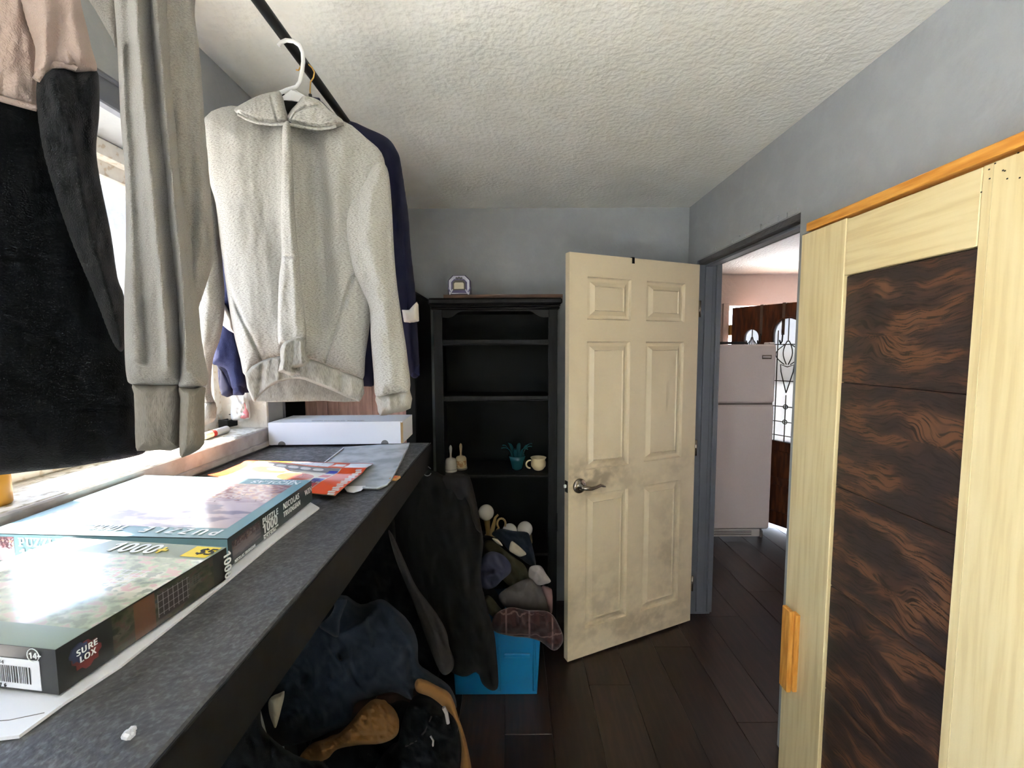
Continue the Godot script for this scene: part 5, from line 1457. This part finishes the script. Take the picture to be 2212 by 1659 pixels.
func shelf_things() -> void:
	var z := -2.42
	var y3: float = at_z(1070, 1029, -2.3).y + 0.0065
	# figure-frame display box on top of the bookcase
	var t := thing("display_frame", "small octagonal silver and purple display frame on top of the bookcase", "frame")
	var yb := 1.847
	var c := at_z(993, 614, -2.4)
	c.y = yb + 0.054
	var oct := func(w: float, h: float, cut: float, low: float) -> PackedVector2Array:
		return PackedVector2Array([Vector2(-w, -h), Vector2(w, -h), Vector2(w, -h + low), Vector2(w, h - cut), Vector2(w - cut, h), Vector2(-w + cut, h), Vector2(-w, h - cut), Vector2(-w, -h + low)])
	put("shell", shape().slab(oct.call(0.06, 0.053, 0.026, 0.02), c, Vector3.RIGHT, Vector3.UP, 0.045), plain(c8(62, 56, 90), 0.35), t)
	put("silver_bezel", shape().slab(oct.call(0.054, 0.047, 0.024, 0.02), c + Vector3(0, 0.003, 0.024), Vector3.RIGHT, Vector3.UP, 0.006), plain(c8(212, 214, 228), 0.35, 0.05), t)
	put("inner_bezel", shape().slab(oct.call(0.042, 0.036, 0.016, 0.014), c + Vector3(0, -0.004, 0.028), Vector3.RIGHT, Vector3.UP, 0.005), plain(c8(74, 66, 110), 0.35), t)
	put("window_rim", shape().slab(oct.call(0.034, 0.026, 0.012, 0.006), c + Vector3(0, 0.0, 0.031), Vector3.RIGHT, Vector3.UP, 0.004), plain(c8(70, 66, 58), 0.4), t)
	put("window_card", shape().slab(oct.call(0.026, 0.017, 0.006, 0.004), c + Vector3(0, -0.003, 0.0335), Vector3.RIGHT, Vector3.UP, 0.003), plain(c8(206, 198, 172), 0.5), t)
	put("crest", shape().slab(PackedVector2Array([Vector2(-0.02, -0.003), Vector2(-0.01, -0.006), Vector2(0, -0.004), Vector2(0.01, -0.006), Vector2(0.02, -0.003), Vector2(0.016, 0.005), Vector2(0.006, 0.003), Vector2(0, 0.008), Vector2(-0.006, 0.003), Vector2(-0.016, 0.005)]), c + Vector3(0, 0.038, 0.028), Vector3.RIGHT, Vector3.UP, 0.003), plain(c8(92, 90, 96), 0.4, 0.4), t)
	for s: float in [-1.0, 1.0]:
		put("strut", shape().box(c + Vector3(s * 0.042, -0.036, 0.03), Vector3(0.007, 0.036, 0.006), 0.001, Basis(Vector3(0, 0, 1), s * 0.55)), plain(c8(212, 214, 228), 0.35, 0.05), t)
		put("strut", shape().box(c + Vector3(s * 0.053, -0.024, 0.028), Vector3(0.006, 0.03, 0.006), 0.001, Basis(Vector3(0, 0, 1), -s * 0.5)), plain(c8(120, 118, 160), 0.3, 0.4), t)
	# two porcelain bells
	var bell := [Vector2(0.034, 0.0), Vector2(0.0345, 0.004), Vector2(0.0325, 0.014), Vector2(0.031, 0.04), Vector2(0.03, 0.06), Vector2(0.024, 0.07), Vector2(0.012, 0.074), Vector2(0.0065, 0.078), Vector2(0.0055, 0.09), Vector2(0.0075, 0.115), Vector2(0.0085, 0.128), Vector2(0.006, 0.14), Vector2(0.0005, 0.146)]
	for k in 2:
		t = thing("porcelain_bell", ["plain white porcelain hand bell, the left one on the bookcase shelf", "cream hand bell with a tan pattern band, right of the white bell"][k], "bell", "hand bells on the bookcase shelf")
		var p := at_z([974, 996][k], 1010, [-2.385, -2.43][k])
		p.y = y3
		put("bell", shape().lathe(bell, p), [M.bell_white, plain(c8(176, 160, 128), 0.35)][k], t)
		if k == 1:
			put("pattern_band", shape().lathe([Vector2(0.0322, 0.016), Vector2(0.0326, 0.018), Vector2(0.0312, 0.048), Vector2(0.0306, 0.05)], p), grained(c8(150, 112, 70), c8(186, 168, 130)), t)
			put("grey_rim", shape().lathe([Vector2(0.0352, 0.002), Vector2(0.0352, 0.008), Vector2(0.0342, 0.009)], p), M.grey_plain, t)
		else:
			put("rim_line", shape().lathe([Vector2(0.0332, 0.012), Vector2(0.0332, 0.0135), Vector2(0.0326, 0.014)], p), M.grey_plain, t)
	# teal pot with leaves
	t = thing("teal_planter", "dark teal ceramic planter shaped with spreading leaves on the bookcase shelf", "planter")
	var q := at_z(1117, 1010, -2.42)
	q.y = y3
	put("pot", shape().lathe([Vector2(0.001, 0), Vector2(0.03, 0), Vector2(0.034, 0.01), Vector2(0.042, 0.05), Vector2(0.05, 0.078), Vector2(0.046, 0.078), Vector2(0.038, 0.05)], q), M.teal, t)
	for k in 8:
		var a := TAU * k / 8 + 0.2
		var o := Vector3(cos(a), 0, sin(a))
		put("leaf", leaf(q + o * 0.034 + Vector3(0, 0.06, 0), o, 0.05 + 0.02 * (k % 2), 0.072, 0.012), M.teal, t)
	# mug
	t = thing("mug", "small cream chamber-pot style cup with a handle beside the teal planter", "cup")
	q = at_z(1163, 1005, -2.4)
	q.y = y3
	put("bowl", shape().lathe([Vector2(0.001, 0.004), Vector2(0.02, 0.0), Vector2(0.026, 0.004), Vector2(0.04, 0.022), Vector2(0.042, 0.04), Vector2(0.037, 0.058), Vector2(0.0445, 0.07), Vector2(0.042, 0.071), Vector2(0.034, 0.058), Vector2(0.036, 0.04), Vector2(0.03, 0.015), Vector2(0.001, 0.01)], q), M.cream_glaze, t)
	var hn := []
	for k in 10:
		var a := PI * (0.42 + 1.1 * k / 9)
		hn.append(q + Vector3(-0.044, 0.034, 0.006) + Vector3(cos(a) * 0.022 - 0.002, sin(a) * 0.022, 0.002))
	put("handle", shape().tube(hn, 0.0045, 8), M.cream_glaze, t)
	# bathroom light bar with three globes, dropped on the lower shelf
	var y4: float = at_z(1070, 1199, -2.3).y + 0.0065
	t = thing("globe_light_bar", "old light fitting with three white globe bulbs and curled brass arms on the lower shelf", "light fitting")
	var ivory := plain(c8(186, 160, 112), 0.35)
	var bar_y := y4 + 0.035
	put("bar", shape().span(Vector3(at_z(1046, 1190, -2.42).x, y4, -2.5), Vector3(at_z(1150, 1190, -2.42).x, bar_y, -2.4), 0.01), ivory, t)
	for g: Array in [[1050, 1107, 17.5], [1101, 1147, 16.5], [1134, 1143, 17.0]]:
		var gc := at_z(g[0], g[1], -2.4)
		var r: float = g[2] / 950.0 * 2.4
		var foot := Vector3(gc.x + 0.01, bar_y, -2.45)
		put("globe", shape().ball(gc, r), M.globe, t)
		var dir := (gc - foot).normalized()
		put("socket", shape().tube([foot, foot.lerp(gc, 0.3), gc - dir * r * 0.9], [0.014, 0.014, 0.02], 14), ivory, t)
	var curl := []
	for k in 12:
		var a := -0.9 + 4.6 * k / 11.0
		curl.append(at_z(1083 - cos(a) * 9.0, 1131 - sin(a) * 11.0, -2.36))
	curl.push_front(at_z(1069, 1152, -2.36)); curl.push_front(at_z(1064, 1185, -2.40))
	put("curled_arm", shape().tube(curl, 0.006, 8), ivory, t)
	put("curled_arm", shape().tube([at_z(1060, 1160, -2.38), at_z(1066, 1135, -2.37), at_z(1070, 1118, -2.37), at_z(1076, 1112, -2.37)], [0.012, 0.011, 0.007, 0.006], 8), ivory, t)

func grained(a: Color, b: Color) -> StandardMaterial3D:
	var m := tri_map(plain(Color.WHITE, 0.4), Vector3.ONE * 8)
	m.albedo_texture = grain(noise(0.05, 3, 17), [0.0, a, 0.5, a, 0.6, b, 1.0, b], 128)
	return m

func leaf(base: Vector3, out_: Vector3, run: float, rise: float, w: float) -> Shape:
	var side := out_.cross(Vector3.UP)
	var rings := []
	for i in 9:
		var u := i / 8.0
		var c := base + out_ * run * (0.25 * u + 0.75 * u * u) + Vector3.UP * rise * sin(u * 1.75)
		var hw := maxf(w * (sin(PI * (0.18 + 0.8 * u))), 0.0006)
		var ring := PackedVector3Array()
		for k in 8:
			var a := TAU * k / 8
			ring.append(c + side * cos(a) * hw + Vector3.UP * (sin(a) * 0.003 + absf(cos(a)) * hw * 0.3))
		rings.append(ring)
	return shape().skin(rings, true, true)

# ---------------------------------------------------------------- under the counter and on the floor
func garment(called: String, label: String, category: String, raw: Array, p: Vector3, n: Vector3, m: Material, opt := {}) -> Node3D:
	var t := thing(called, label, category, "")
	var o := {"step": 5.0, "thick": 0.05, "back": 0.05, "soft": 40.0, "wrinkle": 0.015, "freq": 0.035, "squash": 0.7}
	o.merge(opt, true)
	put("cloth", cloth(raw, p, n, o), m, t)
	return t

func floor_things() -> void:
	var Z := Vector3(0, 0, 1)
	# blue storage tote
	var t := thing("storage_tote", "blue plastic storage tote on the floor under the heap of clothes", "storage bin")
	var zf := -1.875
	var b0 := at_z(985, 1550, zf)
	var x0 := b0.x
	var x1 := at_z(1160, 1550, zf).x
	var h := 0.345
	var tp := 0.018
	put("tub", shape().hexa([Vector3(x0 - tp, h, zf + 0.01), Vector3(x1 + tp, h, zf + 0.01), Vector3(x1, 0.004, zf), Vector3(x0, 0.004, zf)], [Vector3(x0 - tp, h, zf - 0.36), Vector3(x1 + tp, h, zf - 0.36), Vector3(x1, 0.004, zf - 0.34), Vector3(x0, 0.004, zf - 0.34)]), M.tote, t)
	put("rim", shape().span(Vector3(x0 - tp - 0.008, h - 0.03, zf - 0.37), Vector3(x1 + tp + 0.004, h - 0.006, zf + 0.018), 0.006), M.tote, t)
	put("handle_recess", shape().span(Vector3(x0 + 0.22, h - 0.16, zf + 0.004), Vector3(x1 - 0.03, h - 0.14, zf + 0.014), 0.003), M.tote, t)
	put("corner_rib", shape().span(Vector3(x1 - 0.02, 0.02, zf - 0.002), Vector3(x1 - 0.004, h - 0.03, zf + 0.01), 0.005), M.tote, t)
	put("corner_rib", shape().span(Vector3(x0 + 0.19, 0.02, zf - 0.002), Vector3(x0 + 0.205, h - 0.03, zf + 0.011), 0.005), M.tote, t)
	# heap on the tote
	var p := Vector3(0, 0.5, -2.02)
	garment("dark_blanket", "black-brown bundled cloth at the bottom of the clothes heap", "clothing", [1018, 1170, 1060, 1160, 1120, 1185, 1160, 1225, 1174, 1252, 1174, 1262, 1100, 1270, 1030, 1270, 1010, 1240], p - Z * 0.1, Z, M.coat, {"thick": 0.08, "back": 0.08, "soft": 50.0})
	garment("plaid_shirt", "dark red plaid flannel shirt hanging over the tote", "shirt", [1067, 1330, 1100, 1312, 1140, 1318, 1186, 1322, 1208, 1352, 1217, 1384, 1197, 1406, 1168, 1386, 1140, 1378, 1103, 1374, 1066, 1362], p + Z * 0.19, Z, M.flannel, {"step": 4.0, "thick": 0.03, "back": 0.01, "folds": [[[1120, 1325, 1140, 1370], 6, 0.012], [[1170, 1325, 1190, 1390], 6, 0.012]]})
	garment("grey_tshirt", "faded dark grey T-shirt in the clothes heap above the plaid shirt", "shirt", [1078, 1284, 1110, 1262, 1146, 1250, 1176, 1275, 1188, 1300, 1190, 1319, 1165, 1321, 1139, 1318, 1103, 1316, 1084, 1305], p + Z * 0.08, Z, M.grey_tee, {"step": 4.0, "soft": 26.0, "thick": 0.03, "back": 0.01})
	garment("pink_top", "dusty pink top hanging at the right of the clothes heap", "shirt", [1170, 1266, 1188, 1270, 1193, 1280, 1193, 1322, 1186, 1320, 1180, 1295], p + Z * 0.11, Z, M.pink_cloth, {"step": 3.0, "soft": 14.0, "thick": 0.02, "back": 0.02, "wrinkle": 0.006})
	garment("pale_shirt", "pale grey crumpled shirt at the upper right of the clothes heap", "shirt", [1144, 1226, 1158, 1221, 1170, 1224, 1180, 1240, 1190, 1256, 1178, 1262, 1162, 1264, 1150, 1252, 1142, 1246], p + Z * 0.115, Z, M.pale_cloth, {"step": 3.0, "soft": 18.0, "thick": 0.03, "back": 0.01, "wrinkle": 0.016, "freq": 0.05})
	garment("olive_shirt", "olive green shirt in the middle of the clothes heap", "shirt", [1046, 1172, 1064, 1168, 1090, 1188, 1112, 1204, 1134, 1222, 1144, 1250, 1147, 1276, 1125, 1272, 1103, 1268, 1075, 1240, 1048, 1205], p + Z * 0.03, Z, M.olive, {"step": 4.0, "thick": 0.03, "back": 0.01})
	garment("blue_tshirt", "slate blue T-shirt folded in the left of the clothes heap", "shirt", [1034, 1224, 1045, 1200, 1062, 1191, 1082, 1196, 1096, 1208, 1104, 1222, 1102, 1238, 1084, 1254, 1068, 1269, 1046, 1272, 1034, 1250], p + Z * 0.09, Z, M.blue_cloth, {"step": 3.5, "thick": 0.035, "back": 0.008, "folds": [[[1040, 1235, 1070, 1228, 1100, 1236], 5, -0.012]]})
	garment("cream_trousers", "khaki trousers with a rolled cuff at the left of the clothes heap", "trousers", [1042, 1298, 1052, 1286, 1064, 1292, 1078, 1310, 1090, 1324, 1097, 1338, 1090, 1346, 1081, 1349, 1066, 1335, 1050, 1318], p + Z * 0.14, Z, M.olive, {"step": 3.0, "soft": 16.0, "thick": 0.03, "back": 0.01})
	garment("black_shirt", "black shirt wedged on the tote between the winter coat and the plaid shirt", "shirt", [1016, 1240, 1052, 1258, 1080, 1290, 1096, 1330, 1092, 1346, 1060, 1350, 1016, 1346], p + Z * 0.05, Z, M.black_cloth, {"step": 4.0, "thick": 0.015, "back": 0.01, "soft": 14.0, "wrinkle": 0.006})
	garment("jeans", "dark blue jeans with stitched seams at the top of the clothes heap", "jeans", [1062, 1154, 1080, 1142, 1110, 1147, 1139, 1150, 1146, 1165, 1151, 1184, 1158, 1222, 1140, 1218, 1124, 1206, 1100, 1190, 1082, 1168], p + Z * 0.0, Z, M.denim, {"step": 3.5, "thick": 0.03, "back": 0.01, "folds": [[[1106, 1158, 1128, 1166, 1144, 1190, 1152, 1215], 3, 0.01]]})
	garment("white_sock", "white cloth showing through the fold of the jeans", "clothing", [1104, 1170, 1112, 1172, 1126, 1184, 1137, 1196, 1130, 1201, 1121, 1202, 1108, 1195, 1100, 1188], p + Z * 0.05, Z, M.cream_cloth, {"step": 2.5, "soft": 14.0, "thick": 0.015, "back": 0.008, "wrinkle": 0.004})
	garment("white_rag", "small white cloth corner left of the jeans on the heap", "clothing", [1063, 1163, 1074, 1164, 1082, 1172, 1086, 1180, 1074, 1174], p + Z * 0.09, Z, M.cream_cloth, {"step": 2.0, "soft": 8.0, "thick": 0.014, "back": 0.014, "wrinkle": 0.002})
	# coat hung from the counter's end
	p = Vector3(-0.2, 0.8, -1.64)
	t = garment("winter_coat", "black winter coat hung at the end of the counter over the tote", "coat", [868, 1062, 900, 1030, 917, 1016, 940, 1018, 960, 1027, 990, 1022, 1013, 1028, 1026, 1070, 1036, 1120, 1044, 1170, 1040, 1215, 1040, 1260, 1055, 1320, 1068, 1370, 1074, 1430, 1076, 1482, 1062, 1492, 1042, 1477, 1030, 1452, 1000, 1462, 960, 1440, 930, 1390, 890, 1310, 860, 1200, 846, 1130], p, Vector3(-0.15, 0, 1), M.coat, {"step": 5.0, "thick": 0.07, "back": 0.05, "soft": 60.0, "wrinkle": 0.008, "squash": 0.3, "folds": [[[960, 1090, 980, 1180, 1010, 1300, 1030, 1440], 12, 0.02], [[990, 1060, 1010, 1160, 1020, 1260], 8, -0.014], [[1035, 1290, 1050, 1380, 1060, 1480], 6, 0.012]]})
	put("yoke", cloth([956, 1030, 985, 1022, 1012, 1028, 1022, 1056, 1030, 1092, 1040, 1150, 1020, 1130, 1008, 1090, 985, 1080, 960, 1062], p + Z * 0.035, Vector3(-0.15, 0, 1), {"step": 4.0, "thick": 0.035, "back": 0.0, "soft": 40.0, "wrinkle": 0.005, "folds": [[[1005, 1040, 1012, 1080], 4, -0.006]]}), plain(c8(33, 31, 31), 0.85, 0.0, 0.2), t)
	var loop := []
	for k in 11: loop.append(at_z(923 + cos(TAU * k / 12 + 0.6) * 9.0, 1018 - sin(TAU * k / 12 + 0.6) * 10.0, -1.57))
	put("hanging_loop", shape().tube(loop, 0.0016, 6), M.grey_plain, t)
	# clothes hanging and heaped under the counter
	t = garment("grey_shirt", "grey-brown shirt with its sleeve drooping under the counter", "shirt", [839, 1150, 846, 1152, 858, 1176, 878, 1220, 897, 1262, 918, 1292, 938, 1318, 956, 1346, 966, 1370, 971, 1397, 981, 1424, 978, 1446, 963, 1458, 949, 1448, 930, 1404, 906, 1338, 888, 1290, 856, 1212], Vector3(-0.3, 0.8, -1.5), Vector3(0.2, 0, 1), M.grey_cloth, {"step": 3.5, "thick": 0.03, "back": 0.02, "soft": 18.0, "wrinkle": 0.004, "squash": 0.3, "folds": [[[850, 1170, 890, 1262, 930, 1340, 955, 1430], 4, 0.010], [[905, 1290, 935, 1345, 960, 1400], 4, -0.008]]})
	garment("black_trousers", "black trousers hanging under the counter behind the denim", "trousers", [700, 1200, 780, 1120, 846, 1110, 858, 1190, 890, 1290, 920, 1370, 950, 1460, 900, 1470, 840, 1400, 780, 1340, 720, 1300], Vector3(-0.35, 0.8, -1.6), Vector3(0.1, 0, 1), M.black_cloth, {"thick": 0.04, "back": 0.03, "step": 7.0})
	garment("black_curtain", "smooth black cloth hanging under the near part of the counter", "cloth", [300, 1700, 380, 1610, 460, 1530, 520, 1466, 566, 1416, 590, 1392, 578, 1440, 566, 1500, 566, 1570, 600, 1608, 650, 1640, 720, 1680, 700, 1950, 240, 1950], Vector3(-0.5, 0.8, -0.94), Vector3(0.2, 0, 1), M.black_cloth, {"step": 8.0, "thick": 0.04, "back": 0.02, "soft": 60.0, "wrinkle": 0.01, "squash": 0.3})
	p = Vector3(-0.4, 0.6, -1.24)
	t = garment("denim_jacket", "dark blue denim jacket heaped under the counter", "jacket", [640, 1318, 672, 1284, 717, 1287, 748, 1290, 778, 1308, 822, 1296, 856, 1318, 886, 1348, 902, 1386, 906, 1437, 940, 1463, 977, 1492, 986, 1530, 960, 1510, 930, 1500, 896, 1482, 889, 1512, 849, 1495, 798, 1509, 768, 1520, 754, 1562, 720, 1578, 670, 1600, 620, 1612, 586, 1604, 570, 1560, 560, 1500, 580, 1420, 600, 1360], p, Vector3(0.2, 0.25, 1), M.denim, {"step": 5.0, "thick": 0.1, "back": 0.08, "soft": 70.0, "wrinkle": 0.016, "freq": 0.016, "folds": [[[712, 1398, 740, 1440, 764, 1480, 800, 1505], 5, 0.012], [[760, 1420, 768, 1450, 760, 1480], 4, 0.008], [[690, 1300, 680, 1340, 650, 1400], 8, -0.02], [[825, 1300, 790, 1340, 740, 1370], 6, 0.015], [[690, 1355, 730, 1378], 3, -0.012], [[880, 1400, 890, 1460, 930, 1490], 8, -0.015]]})
	put("collar", cloth([672, 1286, 700, 1283, 748, 1292, 742, 1318, 735, 1340, 730, 1376, 706, 1366, 690, 1352, 712, 1330, 722, 1306, 700, 1298], p + Vector3(0.02, 0.03, 0.1), Vector3(0.2, 0.25, 1), {"step": 4.0, "thick": 0.02, "back": 0.01, "soft": 14.0, "wrinkle": 0.006}), M.denim, t)
	garment("white_undershirt", "off-white undershirt corner peeking from under the denim jacket", "clothing", [581, 1512, 598, 1502, 614, 1498, 608, 1530, 596, 1572, 588, 1560, 581, 1538], p + Vector3(0, 0, 0.13), Vector3(0.2, 0.1, 1), M.cream_cloth, {"step": 3.0, "soft": 12.0, "thick": 0.02, "back": 0.02, "wrinkle": 0.003})
	garment("tan_work_jacket", "tan brown canvas jacket crumpled below the denim jacket", "jacket", [646, 1640, 668, 1612, 720, 1594, 754, 1564, 782, 1530, 806, 1514, 830, 1521, 850, 1536, 862, 1562, 856, 1590, 824, 1606, 772, 1610, 728, 1619, 706, 1640, 670, 1648], p + Vector3(0.02, -0.08, 0.1), Vector3(0.1, 0.3, 1), M.tan, {"step": 4.5, "thick": 0.06, "back": 0.05, "soft": 36.0, "folds": [[[812, 1516, 830, 1552, 838, 1596], 3.5, 0.012], [[822, 1520, 842, 1560, 846, 1590], 3, -0.010], [[700, 1612, 770, 1590, 840, 1586], 4, -0.014], [[730, 1596, 770, 1560, 800, 1530], 5, 0.010], [[690, 1622, 740, 1608, 800, 1602], 4, 0.010], [[660, 1630, 700, 1610], 5, -0.01]]})
	t = garment("backpack", "black backpack with a pale zip pull standing behind its tan strap", "bag", [866, 1570, 886, 1516, 923, 1509, 945, 1524, 975, 1546, 992, 1598, 996, 1680, 990, 1780, 900, 1800, 820, 1790, 800, 1700, 822, 1640, 856, 1610], p + Vector3(0.06, -0.1, -0.17), Vector3(0.1, 0.15, 1), M.black_cloth, {"step": 6.0, "thick": 0.09, "back": 0.08, "soft": 50.0, "folds": [[[940, 1530, 935, 1560, 910, 1600, 880, 1620], 4, 0.01]]})
	put("zip_pull", shape().tube([on_plane(930, 1590, p + Vector3(0, 0, -0.065), Z), on_plane(936, 1600, p + Vector3(0, 0, -0.06), Z), on_plane(935, 1612, p + Vector3(0, 0, -0.065), Z), on_plane(938, 1620, p + Vector3(0, 0, -0.065), Z)], 0.003, 6), M.pale_cloth, t)
	put("zip_tape", shape().tube([on_plane(932, 1548, p + Vector3(0, 0, -0.065), Z), on_plane(918, 1580, p + Vector3(0, 0, -0.06), Z), on_plane(900, 1600, p + Vector3(0, 0, -0.06), Z), on_plane(876, 1612, p + Vector3(0, 0, -0.065), Z)], 0.0025, 6), M.grey_cloth, t)
	put("shoulder_strap", cloth([897, 1472, 912, 1468, 944, 1483, 974, 1502, 990, 1548, 1006, 1596, 1019, 1662, 1024, 1720, 990, 1720, 996, 1640, 996, 1606, 984, 1556, 956, 1526, 930, 1506, 900, 1494], p + Vector3(0.02, 0, 0.09), Vector3(0.1, 0.15, 1), {"step": 4.0, "thick": 0.025, "back": 0.015, "soft": 12.0, "wrinkle": 0.003}), M.tan, t)
	put("strap_buckle", shape().tube([on_plane(958, 1528, p + Vector3(0, 0, 0.118), Z), on_plane(964, 1540, p + Vector3(0, 0, 0.118), Z), on_plane(968, 1562, p + Vector3(0, 0, 0.118), Z)], 0.005, 6), M.pale_cloth, t)
	garment("black_heap", "big black heap of clothes filling the floor under the counter", "clothing", [700, 1640, 740, 1580, 800, 1540, 860, 1520, 920, 1540, 960, 1580, 980, 1660, 985, 1800, 980, 1905, 860, 1915, 700, 1915, 680, 1760], p + Vector3(-0.05, -0.2, -0.31), Vector3(0.0, 0.0, 1), M.black_cloth, {"step": 12.0, "thick": 0.06, "back": 0.1, "soft": 160.0, "wrinkle": 0.02})
